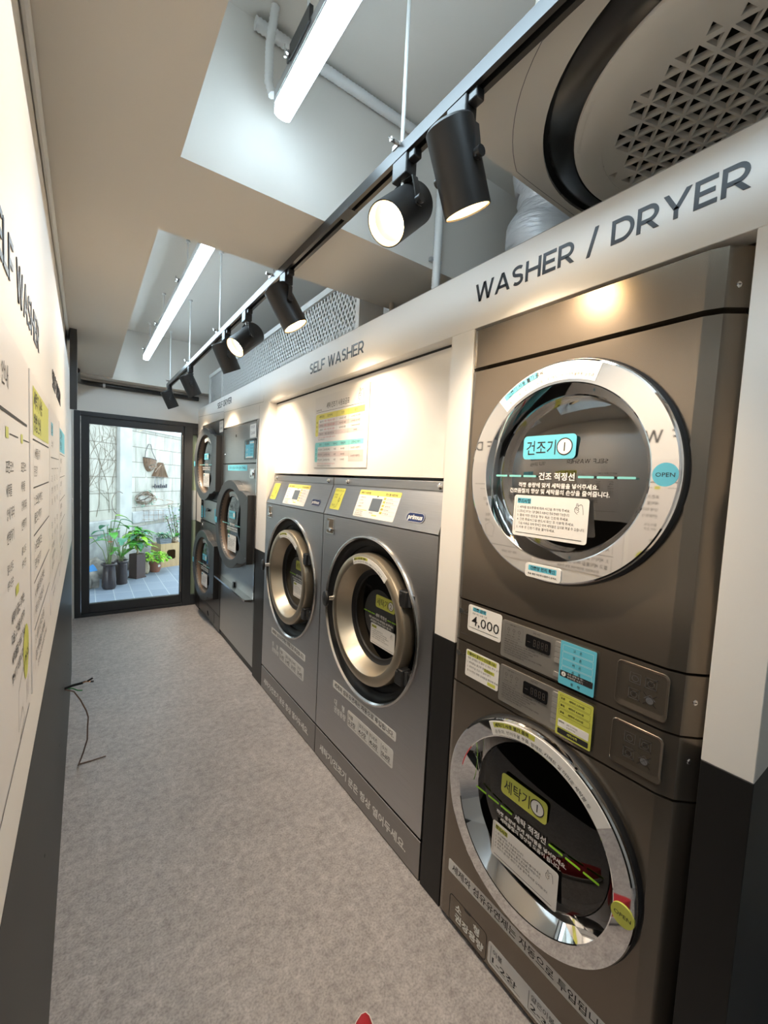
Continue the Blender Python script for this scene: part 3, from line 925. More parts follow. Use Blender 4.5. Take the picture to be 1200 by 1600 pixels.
def spotlight(y, dirv, lab, R=0.052, L=0.165, drop=0.128, ox=0.0, oy=0.0, spread=92, watt=1.0):
    t = thing('track_spotlight', lab, 'spotlight', Matrix.Translation((XT, y, ZT)), 'black track spotlights')
    g = G(); g.box(-0.017, 0.017, -0.03, 0.03, -0.050, 0.0, PLASTIC); g.box(-0.012, 0.012, -0.055, -0.030, -0.022, 0.0, PLASTIC)
    g.build('adapter', t, bevel=0.003)
    D = Vector(dirv).normalized()
    c = Vector((ox, oy, -drop))                         # pivot centre of the can
    A = Vector((0, 1, 0)); A = (A - D * A.dot(D)).normalized()
    B = D.cross(A)
    M = frame_matrix(c, A, B, D)
    g = G(M)
    g.lathe([(0, -L * 0.48), (R * 0.92, -L * 0.48), (R, -L * 0.45), (R, L * 0.52), (R * 0.95, L * 0.52), (R * 0.93, L * 0.36)], CAN, n=40)
    can = g.build('can', t)
    g = G(M); g.lathe([(R * 0.93, L * 0.50), (R * 0.90, L * 0.36), (R * 0.66, L * 0.30)], REFL, n=40); g.build('reflector', can)
    g = G(M); g.lathe([(0, L * 0.305), (R * 0.68, L * 0.30)], BULB, n=32); g.build('lens', can)
    g = G()
    for s in (-1, 1):                                    # stirrup arms
        q = c + A * (s * (R + 0.006))
        mid = Vector((0.0, s * 0.045, -0.062)); top = Vector((0, 0, -0.056))
        pts = [top, mid, Vector((q.x * 0.5, (q.y + mid.y) / 2, (q.z + mid.z) / 2)), q - Vector((0, 0, 0.012))]
        wv = Vector((0.0085, 0, 0)); tv = Vector((0, s * 0.0018, 0))
        vs = []
        for p in pts: vs += [p - wv - tv, p + wv - tv, p + wv + tv, p - wv + tv]
        fs = []
        for i in range(len(pts) - 1):
            for j in range(4): fs.append((i * 4 + j, i * 4 + (j + 1) % 4, i * 4 + 4 + (j + 1) % 4, i * 4 + 4 + j))
        fs += [(0, 1, 2, 3), tuple(range(len(vs) - 4, len(vs)))]
        g.add([tuple(v) for v in vs], fs, PLASTIC)
        g.tube([tuple(q - A * s * 0.006), tuple(q + A * s * 0.009)], 0.011, PLASTIC, 12)
    g.tube([(0, 0, -0.048), (0, 0, -0.066)], 0.008, SATIN, 10)
    g.build('bracket', t)
    bk = c - D * (L * 0.48)
    g = G(); P0 = Vector((0.01, 0.0, -0.05)); P3 = bk; side = Vector((0.05, 0.045, 0))
    pts = []
    for i in range(13):
        u = i / 12
        pts.append(tuple(P0 * (1 - u) ** 3 + (P0 + side) * 3 * u * (1 - u) ** 2 + (P3 + side * 0.8 - D * 0.03) * 3 * u * u * (1 - u) + P3 * u ** 3))
    g.tube(pts, 0.0032, RUBBER, 6); g.build('cord', t)
    ld = bpy.data.lights.new('spot_beam', 'SPOT'); ld.energy = SPOT_POWER * watt; ld.color = (1.0, 0.765, 0.53); ld.spot_size = math.radians(spread); ld.spot_blend = 1.0; ld.shadow_soft_size = 0.03
    lo = bpy.data.objects.new('spot_beam', ld); COL.objects.link(lo); lo.parent = t
    lo.matrix_local = Matrix.Translation(c + D * (L * 0.42)) @ (-D).to_track_quat('Z', 'Y').to_matrix().to_4x4()
    return t
spotlight(0.715, (0.45, 0.02, -0.89), 'large-looking black spotlight nearest the camera, aimed at the stacked machines', watt=0.8)
spotlight(0.915, (-0.70, -0.20, -0.68), 'glowing spotlight second from the camera, turned towards the poster wall', spread=125, watt=0.38)
spotlight(1.69, (0.47, -0.20, -0.86), 'black spotlight third from the camera, aimed at the recess over the large washers', watt=0.75)
spotlight(2.20, (-0.70, -0.20, -0.68), 'glowing spotlight in the middle of the track, turned towards the poster wall', drop=0.135, spread=125, watt=0.38)
spotlight(2.58, (0.46, 0.1, -0.88), 'black spotlight partly hidden behind the glowing middle one', drop=0.14)
spotlight(3.60, (0.46, 0.1, -0.88), 'black spotlight second from the glass door', drop=0.14)
spotlight(4.58, (0.44, 0.1, -0.89), 'farthest black spotlight, at the end of the track by the glass door', drop=0.12)

# black pipe over the door and black trunking box in the corner
t = thing('black_pipe', 'black pipe clipped across the far wall above the glass door', 'pipe', Matrix.Translation((0, YF, 2.268)))
g = G(); g.tube([(-0.055, -0.6, 0.0), (-0.055, -0.2, 0.0), (-0.05, -0.09, 0.0), (-0.02, -0.045, 0), (0.03, -0.03, 0), (1.0, -0.028, 0.0)], 0.023, PLASTIC, 12); g.build('tube', t)
for x in (0.15, 0.72):
    G().tube([(x - 0.01, -0.028, 0), (x + 0.01, -0.028, 0)], 0.0265, ALU, 12).build('clip', t)
g = G(); g.prism([(3.33, 2.329), (3.33, 1.83), (3.42, 1.90), (3.62, 2.02), (3.62, 2.329)], 0, 0.036, CHAR)
g.M = Matrix(((0, 0, 1, 0), (1, 0, 0, 0), (0, 1, 0, 0), (0, 0, 0, 1)))
g.v = [(z + XL + 0.001, x, y) for x, y, z in g.v]
o = g.build('cable_trunking', bevel=0.004); tag(o, 'black cable trunking with a slanted lower end, high on the left wall', 'trunking')
g = G(left_frame(XL - 0.021, 4.15, 1.16)); g.rr(-0.035, -0.06, 0.035, 0.06, 0.005, 0, 0.02, WHITE); g.rect(-0.012, -0.025, 0.012, 0.025, LINE, 0.0205)
tag(g.build('light_switch'), 'white wall switch on the left wall beside the glass door', 'switch')

# mesh grille box standing behind the header
t = thing('vent_grille', 'long white-framed expanded-metal grille above the header of the washers', 'grille', right_frame(1.086, 4.775, 2.10))
GR = mat('grille_white', (0.68, 0.68, 0.67), 0.45)
LG_, H_ = 3.0, 0.405
g = G(); f = 0.035
g.box(0, LG_, H_ - f, H_, -0.02, 0.02, GR); g.box(0, LG_, 0, f, -0.02, 0.02, GR); g.box(0, f, f, H_ - f, -0.02, 0.02, GR); g.box(LG_ - f, LG_, f, H_ - f, -0.12, 0.02, GR)
g.box(0.48, 0.50, f, H_ - f, -0.01, 0.012, GR)
g.build('frame', t, bevel=0.002)
g = G(); px, py = 0.036, 0.052
x0, x1, z0, z1 = f, LG_ - f, f, H_ - f
sl = py / px
k = -int((z1 - z0) / py) - 2
while True:
    xs = x0 + k * px
    if xs > x1: break
    for s in (1, -1):
        # line z = zc + s*sl*(x-xs)
        xa, xb = xs, xs + (z1 - z0) / sl
        za, zb = (z0, z1) if s == 1 else (z1, z0)
        if xa < x0: za += s * sl * (x0 - xa); xa = x0
        if xb > x1: zb -= s * sl * (xb - x1); xb = x1
        if xb - xa > 0.004:
            d = Vector((xb - xa, zb - za)).normalized(); q = Vector((-d.y, d.x)) * 0.0042
            w0 = 0.0 if s == 1 else 0.0015
            vs = [(xa + q.x, za + q.y, w0), (xa - q.x, za - q.y, w0), (xb - q.x, zb - q.y, w0), (xb + q.x, zb + q.y, w0)]
            vs += [(a, b, c_ + 0.004) for a, b, c_ in vs]
            g.add(vs, [(3, 2, 1, 0), (4, 5, 6, 7), (0, 1, 5, 4), (2, 3, 7, 6)], GR)
    k += 1
g.build('expanded_mesh', t)
g = G(); g.box(0.02, LG_ - 0.02, 0.02, H_ - 0.02, -0.42, -0.40, mat('duct_grey', (0.16, 0.165, 0.17), 0.7)); g.build('back_panel', t)

# ceiling cassette
def cassette():
    cx, cy, z = 1.195, 0.325, 2.336
    t = thing('air_conditioner', 'large white ceiling air conditioner with a round perforated disc and black ring', 'air conditioner', frame_matrix((cx, cy, z), (1, 0, 0), (0, -1, 0), (0, 0, -1)))
    # local z points down to the room, local y points back towards the camera
    S = 0.492
    g = G(); g.rr(-S, -S, S, S, 0.03, -0.05, 0, ACW)
    g.v = [v for v in g.v]
    G_ = G()
    G_.plate_hole(-S, S, -S, S, 0, 0, 0.458, -0.05, 0, ACW, 96)
    P = []
    for i in range(97):
        a = 2 * PI * i / 96
        r = min(0.478 / (abs(math.cos(a)) ** 5 + abs(math.sin(a)) ** 5) ** 0.2, 0.53)
        P.append((r * math.cos(a), r * math.sin(a)))
    G_.line(P, 0.0016, GREYINK, 0.0004)
    G_.build('panel', t)
    G().rr(-0.36, -0.36, 0.36, 0.36, 0.02, -0.26, -0.05, ACW).build('casing', t)
    G().lathe([(0.458, 0.0), (0.458, -0.008), (0.447, -0.012), (0.42, 0.004), (0.388, 0.010), (0.37, 0.0), (0.35, -0.035)], ACB, n=96).build('black_ring', t)
    g = G(); g.lathe([(0, -0.03), (0.36, -0.03)], ACB, n=64); g.build('inner_cavity', t)
    # disc with triangular holes
    g = G(); z1, z0 = 0.018, 0.006
    s = 0.0475; hgt = s * math.sqrt(3) / 2
    rnd = random.Random(3)
    import_r = 0.378
    for r_ in range(-10, 10):
        for c_ in range(-20, 20):
            up = (c_ % 2 == 0)
            ox = (c_ // 2) * s + (r_ % 2) * s / 2
            if up: T = [(ox, r_ * hgt), (ox + s, r_ * hgt), (ox + s / 2, (r_ + 1) * hgt)]
            else: T = [(ox + s, r_ * hgt), (ox + 1.5 * s, (r_ + 1) * hgt), (ox + s / 2, (r_ + 1) * hgt)]
            a = 0.33
            T = [(x * math.cos(a) - y * math.sin(a), x * math.sin(a) + y * math.cos(a)) for x, y in T]
            mx, my = sum(p[0] for p in T) / 3, sum(p[1] for p in T) / 3
            rad = math.hypot(mx, my)
            if max(math.hypot(*p) for p in T) > import_r: continue
            ang = math.atan2(my, mx)
            lim = 0.292 + 0.022 * math.sin(3 * ang + 1.0)
            p_hole = 1.0 if rad < lim - 0.03 else 0.55 if rad < lim else 0.12 if rad < lim + 0.03 else 0
            if rnd.random() < p_hole:
                k = 0.81 if rad < lim - 0.03 else rnd.uniform(0.45, 0.68)
                I = [(mx + (x - mx) * k, my + (y - my) * k) for x, y in T]
                vs = [(*p, z1) for p in T] + [(*p, z1) for p in I] + [(*p, z0) for p in I]
                fs = []
                for i in range(3):
                    j = (i + 1) % 3
                    fs += [(i, j, 3 + j, 3 + i), (3 + i, 3 + j, 6 + j, 6 + i)]
                g.add(vs, fs, ACW)
            else:
                g.add([(*p, z1) for p in T], [(0, 1, 2)], ACW)
    g.lathe([(0.322, 0.0176), (0.322, 0.0188), (0.368, 0.0182), (0.382, 0.013), (0.387, 0.004), (0.372, 0.0)], ACW, n=96)
    g.build('perforated_disc', t)
cassette()
g = G()
g.tube([(1.455 + 0.02 * math.sin(i * 0.5), 1.06 + 0.01 * math.cos(i * 0.9), 2.798 - 0.016 * i) for i in range(44)], [0.112 + 0.007 * math.sin(i * 2.1) + 0.012 * math.sin(i * 0.35) for i in range(44)], FOIL, 28)
tag(g.build('wrapped_duct', ang=80), 'bulky white wrapped duct behind the ceiling air conditioner', 'duct')

# ================================================================== WALL LETTERING
def arc_pts(cx, cy, rx, ry, a0, a1, n=12):
    return [(cx + rx * math.cos(math.radians(a0 + (a1 - a0) * i / n)), cy + ry * math.sin(math.radians(a0 + (a1 - a0) * i / n))) for i in range(n + 1)]
def letter_strokes(ch, t):
    """geometric sans capitals in a unit-high box: (width, [bars], [diagonals], [curved strokes])"""
    h = t / 2
    if ch == 'W': return 1.42, [], [(0.10, 1, 0.40, 0), (0.71, 1, 0.40, 0), (0.71, 1, 1.02, 0), (1.32, 1, 1.02, 0)], []
    if ch == 'A': return 1.06, [(0.22, 0.22, 0.84, 0.22 + t * 0.9)], [(0.53, 1, 0.09, 0), (0.53, 1, 0.97, 0)], []
    if ch == 'Y': return 1.00, [(0.5 - h, 0, 0.5 + h, 0.42)], [(0.09, 1, 0.5, 0.34), (0.91, 1, 0.5, 0.34)], []
    if ch == '/': return 0.52, [], [(0.44, 1.12, 0.08, -0.10)], []
    if ch == 'H': return 0.94, [(0, 0, t, 1), (0.94 - t, 0, 0.94, 1), (t, 0.5 - h, 0.94 - t, 0.5 + h)], [], []
    if ch == 'E': return 0.76, [(0, 0, t, 1), (t, 0, 0.76, t), (t, 1 - t, 0.75, 1), (t, 0.5 - h, 0.68, 0.5 + h)], [], []
    if ch == 'F': return 0.74, [(0, 0, t, 1), (t, 1 - t, 0.74, 1), (t, 0.45 - h, 0.66, 0.45 + h)], [], []
    if ch == 'L': return 0.70, [(0, 0, t, 1), (t, 0, 0.70, t)], [], []
    if ch == 'D': return 0.98, [(0, 0, t, 1)], [], [[(t, 1 - h), (0.46, 1 - h)] + arc_pts(0.46, 0.5, 0.52 - h, 0.5 - h, 90, -90, 18) + [(t, h)]]
    if ch == 'R': return 0.88, [(0, 0, t, 1)], [(0.46, 0.36, 0.79, 0)], [[(t, 1 - h), (0.46, 1 - h)] + arc_pts(0.46, 0.655, 0.38 - h, 0.345 - h, 90, -90, 14) + [(t, 0.31 + h)]]
    if ch == 'S': return 0.80, [], [], [arc_pts(0.41, 0.735, 0.32 - h * 0.2, 0.265 - h, 38, 200, 12) + [(0.14, 0.60), (0.24, 0.545), (0.41, 0.505), (0.58, 0.462), (0.66, 0.42)] + arc_pts(0.40, 0.272, 0.36 - h, 0.272 - h, 20, -142, 12)]
    return 0.40, [], [], []
def lettering(M, body, x, y, capw, caph, lab, t=0.15, name='wall_lettering'):
    T = thing(name, lab, 'lettering', M @ Matrix.Translation((x, y, 0)))
    gap = 0.115
    tot = sum(letter_strokes(c, t)[0] + gap for c in body) - gap
    sx = capw / tot
    g, px = G(), 0.0
    def solid(P):
        P = [(px * sx + a * sx, b * caph) for a, b in P]
        ar = sum(P[i][0] * P[(i + 1) % len(P)][1] - P[(i + 1) % len(P)][0] * P[i][1] for i in range(len(P)))
        g.prism(P if ar > 0 else P[::-1], 0.0001, 0.0012, INKB)
    for c in body:
        if c == ' ':
            if g.v: g.build('word', T); g = G()
            px += 0.40 + gap; continue
        wd, bars, diag, curves = letter_strokes(c, t)
        for a, b, c2, d in bars: solid([(a, b), (c2, b), (c2, d), (a, d)])
        for a, b, c2, d in diag:
            q = t * 0.5 * math.hypot(c2 - a, d - b) / abs(d - b)
            solid([(a - q, b), (a + q, b), (c2 + q, d), (c2 - q, d)])
        for pts in curves:
            L_, R_ = [], []
            for i, p in enumerate(pts):
                d = Vector(pts[min(i + 1, len(pts) - 1)]) - Vector(pts[max(i - 1, 0)]); d.normalize()
                L_.append((p[0] - d.y * t / 2, p[1] + d.x * t / 2)); R_.append((p[0] + d.y * t / 2, p[1] - d.x * t / 2))
            for i in range(len(pts) - 1): solid([L_[i], L_[i + 1], R_[i + 1], R_[i]])
        px += wd + gap
    if g.v: g.build('word', T)
    return T
RW = lambda y, z: right_frame(XR - 0.0002, y, z)
lettering(RW(0.968, 0), 'WASHER / DRYER', 0, 2.050, 0.678, 0.055, 'black letters WASHER / DRYER on the header over the stacked machines', 0.165)
lettering(RW(2.172, 0), 'SELF WASHER', 0, 2.040, 0.550, 0.056, 'black letters SELF WASHER on the header over the two large washers', 0.15)
lettering(RW(4.150, 0), 'SELF DRYER', 0, 2.076, 0.460, 0.052, 'small black letters SELF DRYER on the header near the glass door', 0.14)
LW = lambda y, z: left_frame(XL + 0.0002, y, z)
lettering(LW(0.58, 0), 'SELF WASHER', 0, 1.700, 0.56, 0.056, 'dark letters SELF WASHER high on the left poster wall', 0.15)
lettering(LW(1.58, 0), 'SELF DRYER', 0, 1.700, 0.49, 0.054, 'dark letters SELF DRYER high on the left poster wall', 0.15)

# ================================================================== STICKER HELPERS
SZ = 0.0006   # sticker thickness
def para(g, lines, x, y, h, lead, m=INK, z=0.0009, bold=0.0, w=None):
    for i, s in enumerate(lines):
        if s: g.text(s, x, y - i * lead, h, m, z=z, bold=bold, w=(w[i] if w else None))
def hand_icon(g, x, y, s, m=INK, z=0.0010):
    wd = s * 0.035
    g.line([(x + a * s, y + b * s) for a, b in ((0.0, -0.5), (-0.28, -0.28), (-0.30, -0.02), (-0.16, 0.18), (-0.12, 0.48), (-0.02, 0.50), (0.0, 0.20), (0.10, 0.32), (0.30, 0.42), (0.42, 0.30), (0.50, -0.05), (0.55, -0.5))], wd, m, z)
    g.line([(x + a * s, y + b * s) for a, b in ((-0.2, 0.06), (0.02, 0.10), (0.12, 0.0), (0.0, -0.12), (-0.18, -0.08))], wd, m, z)
    g.line([(x + a * s, y + b * s) for a, b in ((0.05, -0.1), (0.12, -0.26), (-0.02, -0.34))], wd, m, z)
def arc_dfm(cx, cy, R):
    def f(x, y):
        a = PI / 2 - x / R
        return (cx + (R + y) * math.cos(a), cy + (R + y) * math.sin(a))
    return f
def arc_band(g, cx, cy, r0, r1, a0, a1, z0, z1, m, n=24):
    P = [(cx + r1 * math.cos(a0 + (a1 - a0) * i / n), cy + r1 * math.sin(a0 + (a1 - a0) * i / n)) for i in range(n + 1)]
    P += [(cx + r0 * math.cos(a1 + (a0 - a1) * i / n), cy + r0 * math.sin(a1 + (a0 - a1) * i / n)) for i in range(n + 1)]
    g.prism(P, z0, z1, m)

# ================================================================== STACKED WASHER AND DRYER
def dry_icons(g, x0, y0, w_, h_, z):
    m = GREYINK
    for k, (cx, cy) in enumerate(((0.33, 0.72), (0.68, 0.72), (0.33, 0.3), (0.68, 0.3))):
        X, Y, s = x0 + w_ * cx, y0 + h_ * cy, 0.011
        if k != 3:
            g.line([(X - s, Y - s), (X + s, Y - s), (X + s, Y + s), (X - s, Y + s)], 0.0008, m, z, True)
            g.line(circ(X, Y - 0.001, s * 0.6, 16), 0.0008, m, z, True)
        else:
            g.poly(circ(X, Y - 0.002, s * 0.7, 14), m, z); g.line([(X - s, Y), (X, Y + s), (X + s, Y)], 0.001, m, z)
        if k:
            g.line([(X - s * 1.2, Y - s * 1.2), (X + s * 1.2, Y + s * 1.2)], 0.0009, INK, z); g.line([(X - s * 1.2, Y + s * 1.2), (X + s * 1.2, Y - s * 1.2)], 0.0009, INK, z)

WD = 0.687
def profile_slab(g, v0, v1, m, flat1=0.622, back=-0.62, z=0.0):
    """machine fascia: flat front with the right side sloping back, extruded upwards v0..v1"""
    P = [(0.002, back), (0.002, z - 0.020), (0.012, z - 0.004), (0.026, z), (flat1, z), (flat1 + 0.03, z - 0.010), (WD - 0.012, z - 0.036), (WD - 0.003, z - 0.050), (WD - 0.003, back)]
    n = len(P)
    vs = [(u, v0, w_) for u, w_ in P] + [(u, v1, w_) for u, w_ in P]
    g.add(vs, [(i, (i + 1) % n, n + (i + 1) % n, n + i) for i in range(n)], m)
    g.add(vs, [tuple(range(n)), tuple(range(2 * n - 1, n - 1, -1))], m)

def front_with_hole(g, v0, v1, cx, cy, r, m, flat1=0.622):
    g.plate_hole(0.026, flat1, v0, v1, cx, cy, r, -0.03, 0, m, 72)
    for P in ([(0.026, 0), (0.012, -0.004), (0.002, -0.020), (0.002, -0.62)], [(WD - 0.003, -0.62), (WD - 0.003, -0.050), (WD - 0.012, -0.036), (flat1 + 0.03, -0.010), (flat1, 0)]):
        vs = [(u, v0, w_) for u, w_ in P] + [(u, v1, w_) for u, w_ in P]
        n = len(P)
        g.add(vs, [(i, i + 1, n + i + 1, n + i) for i in range(n - 1)], m)
    for v, fl in ((v0, 0), (v1, 1)):
        P = [(0.002, -0.62), (0.002, -0.020), (0.012, -0.004), (0.026, 0), (0.026, -0.03), (flat1, -0.03), (flat1, 0), (flat1 + 0.03, -0.010), (WD - 0.012, -0.036), (WD - 0.003, -0.05), (WD - 0.003, -0.62)]
        g.add([(u, v, w_) for u, w_ in P], [tuple(range(len(P)))], m)

XM = 1.000
def screw(t, u, v, w_=-0.03, tilt=0.45):
    g = G(Matrix.Translation((u, v, w_)) @ Matrix.Rotation(tilt, 4, 'Y'))
    g.lathe([(0.0105, -0.004), (0.0105, 0.0), (0.008, 0.001), (0.0065, 0.004), (0.0, 0.006)], CHROME, n=20)
    g.rect(-0.005, -0.0008, 0.005, 0.0008, REVEAL, 0.0058)
    g.build('screw', t)

def control_plate(t, u, v, blue, dig):
    g = G(Matrix.Translation((u, v, 0)))
    W_, H_ = 0.278, 0.108
    g.rr(0, 0, W_, H_, 0.006, 0.0, 0.003, PLATE)
    p = g.build('control_plate', t)
    g = G(Matrix.Translation((u, v, 0.0032)))
    z = 0.0004
    g.line([(0.012, 0.100), (0.072, 0.100), (0.072, 0.062), (0.012, 0.062)], 0.0006, GREYINK, z, True)
    for k in range(3):
        x = 0.024 + k * 0.018
        g.line(circ(x, 0.086, 0.004, 10), 0.0007, INK, z, True); g.poly(circ(x, 0.076, 0.0012, 8), INK, z)
    g.text('선택  표시', 0.028, 0.0975, 0.0048, INK, z=z)
    for k, s in enumerate(('예약시간', '정지', '완료')):
        g.text(s, 0.018 + k * 0.019, 0.066, 0.0042, INK, z=z)
    g.text('남은 시간', 0.105, 0.098, 0.0055, INK, z=z)
    for k in range(7):
        g.text(('제품 사용 전 주의 사항', '세탁물의 종류와 양을 확인하고 코스를 선택하세요', '동작 중에는 문을 열지 마십시오 화상의 위험이 있습니다', '어린이가 드럼 안에 들어가지 않도록 주의하세요', '인화성 물질이 묻은 의류는 넣지 마십시오', '문을 닫은 뒤 카드 또는 동전을 투입하고 동작 버튼을 누르세요', '고장 시 관리자에게 연락 바랍니다')[k], 0.012, 0.053 - k * 0.0068, 0.0049, INK, z=z)
    g.build('printed_legend', p)
    g = G(Matrix.Translation((u, v, 0.003)))
    g.rr(0.083, 0.056, 0.158, 0.092, 0.004, 0, 0.0022, DISPLAY)
    for k in range(4):
        x = 0.108 + k * 0.012
        for (a, b, c_, d) in ((0, 0, 0.007, 0.0014), (0, 0.009, 0.007, 0.0104), (0, 0.018, 0.007, 0.0194), (0, 0, 0.0014, 0.0194), (0.0056, 0, 0.007, 0.0194)):
            g.rect(x + a, 0.064 + b, x + c_, 0.064 + d, DIGIT, 0.0024)
    g.rect(0.089, 0.0715, 0.098, 0.0735, DIGIT, 0.0024)
    g.text('0  0  분', 0.122, 0.05, 0.005, INK, z=0.0004)
    g.build('display', p)
    for k in range(6 if not blue else 5):
        g = G(Matrix.Translation((u, v, 0.003)))
        yy = 0.090 - k * 0.0145 if k < 4 or not blue else 0.010
        g.rr(0.172, yy, 0.198, yy + 0.0115, 0.002, 0, 0.0025, BTN); g.build('button', p)
    g = G(Matrix.Translation((u + 0.188, v - 0.002, 0.003)))
    g.rr(0, 0, 0.093, 0.112, 0.003, 0.0028, 0.0032, BLUE if blue else YEL)
    z = 0.0036
    if blue:
        for k, s in enumerate(('고    온', '중    온', '저    온', '송    풍')):
            yy = 0.093 - k * 0.0185
            g.line(rrpoly(0.007, yy - 0.006, 0.086, yy + 0.010, 0.002, 2), 0.0005, PAPER, z, True); g.text(s, 0.046, yy - 0.001, 0.0082, INK, align='c', z=z, bold=0.01)
        g.rr(0.004, 0.020, 0.089, 0.036, 0.002, 0.0032, 0.0036, INK)
        g.poly(circ(0.014, 0.028, 0.006, 16), PAPER, 0.0039); g.text('$', 0.0118, 0.0252, 0.008, INK, z=0.0042)
        g.text('코스 선택 후 꼭!', 0.024, 0.0293, 0.0062, PAPER, z=0.0039); g.text('동작버튼 누르기', 0.024, 0.0222, 0.0062, PAPER, z=0.0039)
        g.text('동    작', 0.046, 0.006, 0.0085, INK, align='c', z=z, bold=0.01)
    else:
        for k, s in enumerate(('3,500원', '4,000원', '4,500원')):
            yy = 0.096 - k * 0.018
            g.line(rrpoly(0.006, yy - 0.006, 0.087, yy + 0.009, 0.002, 2), 0.0005, INK, z, True)
            g.text(('표준', '불림', '삶음')[k], 0.009, yy - 0.001, 0.0066, INK, z=z, bold=0.02); g.text('세탁비 ' + s, 0.031, yy - 0.001, 0.0066, INK, z=z, bold=0.02)
        g.rr(0.006, 0.022, 0.087, 0.042, 0.002, 0.0032, 0.0036, PAPER)
        g.text('세탁비', 0.008, 0.034, 0.0056, INK, z=0.0039, bold=0.02); g.text('결제 후 시작버튼', 0.030, 0.034, 0.0042, INK, z=0.0039); g.text('을 눌러주세요', 0.030, 0.027, 0.0042, INK, z=0.0039)
        g.rr(0.006, 0.004, 0.087, 0.018, 0.002, 0.0032, 0.0036, INK); g.text('세탁시작', 0.046, 0.0085, 0.0075, YEL, align='c', z=0.0039, bold=0.02)
    g.build('course_sticker', p)

def recess_panel(t, u, v):
    g = G(Matrix.Translation((u, v, 0)))
    W_, H_ = 0.108, 0.105
    out = rrpoly(0, 0, W_, H_, 0.012); inn = rrpoly(0.010, 0.014, W_ - 0.006, H_ - 0.006, 0.008)
    n = len(out)
    vs = [(x, y, 0.0012) for x, y in out] + [(x, y, 0.0026) for x, y in [(a + (b[0] - a) * 0.15, c_ + (b[1] - c_) * 0.15) for (a, c_), b in zip(out, inn)]] + [(x, y, 0.0006) for x, y in inn]
    fs = []
    for i in range(n):
        j = (i + 1) % n
        fs += [(i, j, n + j, n + i), (n + i, n + j, 2 * n + j, 2 * n + i)]
    g.add(vs, fs, BRONZE, True)
    g.add([(x, y, 0.0006) for x, y in inn], [tuple(range(n))], BRONZE)
    dry_icons(g, 0.010, 0.012, W_ - 0.016, H_ - 0.02, 0.0012)
    g.build('coin_cover', t)

def sticker_body(t, u, v, w_, h_, r, fn, name='sticker', zz=0.0, m=None):
    g = G(Matrix.Translation((u, v, zz)))
    g.rr(0, 0, w_, h_, r, 0, SZ, m or PAPER)
    fn(g)
    return g.build(name, t)

def strip_text(t, u, v, w_, h_, body, zz=0.0):
    return sticker_body(t, u, v, w_, h_, 0.006, lambda g: g.text(body, w_ * 0.03, h_ * 0.27, h_ * 0.68, INK, w=w_ * 0.94, z=SZ + 0.0003, res=2, bold=0.012), 'notice_strip', zz)

def capacity_strip(t, u, v, w_, h_, cols, title, zz=0.0, tw=0.12):
    g = G(Matrix.Translation((u - tw, v, zz)))
    g.text(title[0], tw * 0.04, h_ * 0.58, h_ * 0.42, WLET, z=0.0008, bold=0.03, res=2); g.text(title[1], tw * 0.58, h_ * 0.58, h_ * 0.42, WLET, z=0.0008, bold=0.03, res=2)
    g.text('권장용량', tw * 0.04, h_ * 0.12, h_ * 0.42, WLET, w=tw * 0.84, z=0.0008, bold=0.03, res=2)
    g.build('capacity_heading', t)
    def fn(g):
        n = len(cols); c = w_ / n
        for k, (a, b) in enumerate(cols):
            x = k * c + c * 0.08
            g.line([(x, h_ * 0.86), (x, h_ * 0.14)], h_ * 0.018, INK, SZ + 0.0003)
            g.text(a, x + c * 0.06, h_ * 0.60, h_ * 0.27, INK, z=SZ + 0.0003, res=2)
            g.text(b, x + c * 0.05, h_ * 0.22, h_ * 0.33, INK, z=SZ + 0.0003, bold=0.012, res=2, w=c * 0.66)
            g.line([(x, h_ * 0.14), (x + c * 0.80, h_ * 0.14)], h_ * 0.018, INK, SZ + 0.0003)
    sticker_body(t, u, v, w_, h_, h_ * 0.14, fn, 'capacity_sticker', zz)

def label_on_glass(d, cx, cy, w_, h_, word, num, z, m):
    g = G(Matrix.Translation((cx - w_ / 2, cy - h_ / 2, z)))
    g.rr(0, 0, w_, h_, h_ * 0.18, 0, SZ, m)
    g.text(word, w_ * 0.07, h_ * 0.24, h_ * 0.66, INK, w=w_ * 0.57, z=SZ + 0.0004, res=2, bold=0.004)
    c = (w_ * 0.80, h_ * 0.5)
    g.poly(circ(*c, h_ * 0.33, 28), PAPER, SZ + 0.0003); g.line(circ(*c, h_ * 0.33, 28), h_ * 0.045, INK, SZ + 0.0006, True)
    g.text(num, c[0], c[1] - h_ * 0.19, h_ * 0.52, INK, align='c', z=SZ + 0.0006, res=2)
    return g.build('name_sticker', d)

def level_line(d, cx, cy, half, word, lines, z, m, s=1.0, dy=0.0):
    g = G(Matrix.Translation((cx, cy, z)))
    tw = 0.052 * s
    for sgn in (-1, 1):
        L = half - tw * 1.12
        for k in range(3):
            a = tw * 1.12 + L * (k / 3 + 0.02); b = tw * 1.12 + L * ((k + 1) / 3 - 0.03)
            x0, x1 = (a, b) if sgn > 0 else (-b, -a)
            g.rr(x0, -0.0028 * s, x1, 0.0028 * s, 0.002 * s, 0, SZ, m)
    g.text(word, 0, -0.008 * s, 0.022 * s, PAPER, align='c', z=0.0005, bold=0.02, res=2)
    for k, l in enumerate(lines):
        g.text(l, 0, -0.030 * s - k * 0.017 * s, 0.0145 * s, PAPER, align='c', z=0.0005, bold=0.025)
    return g.build('level_line', d)

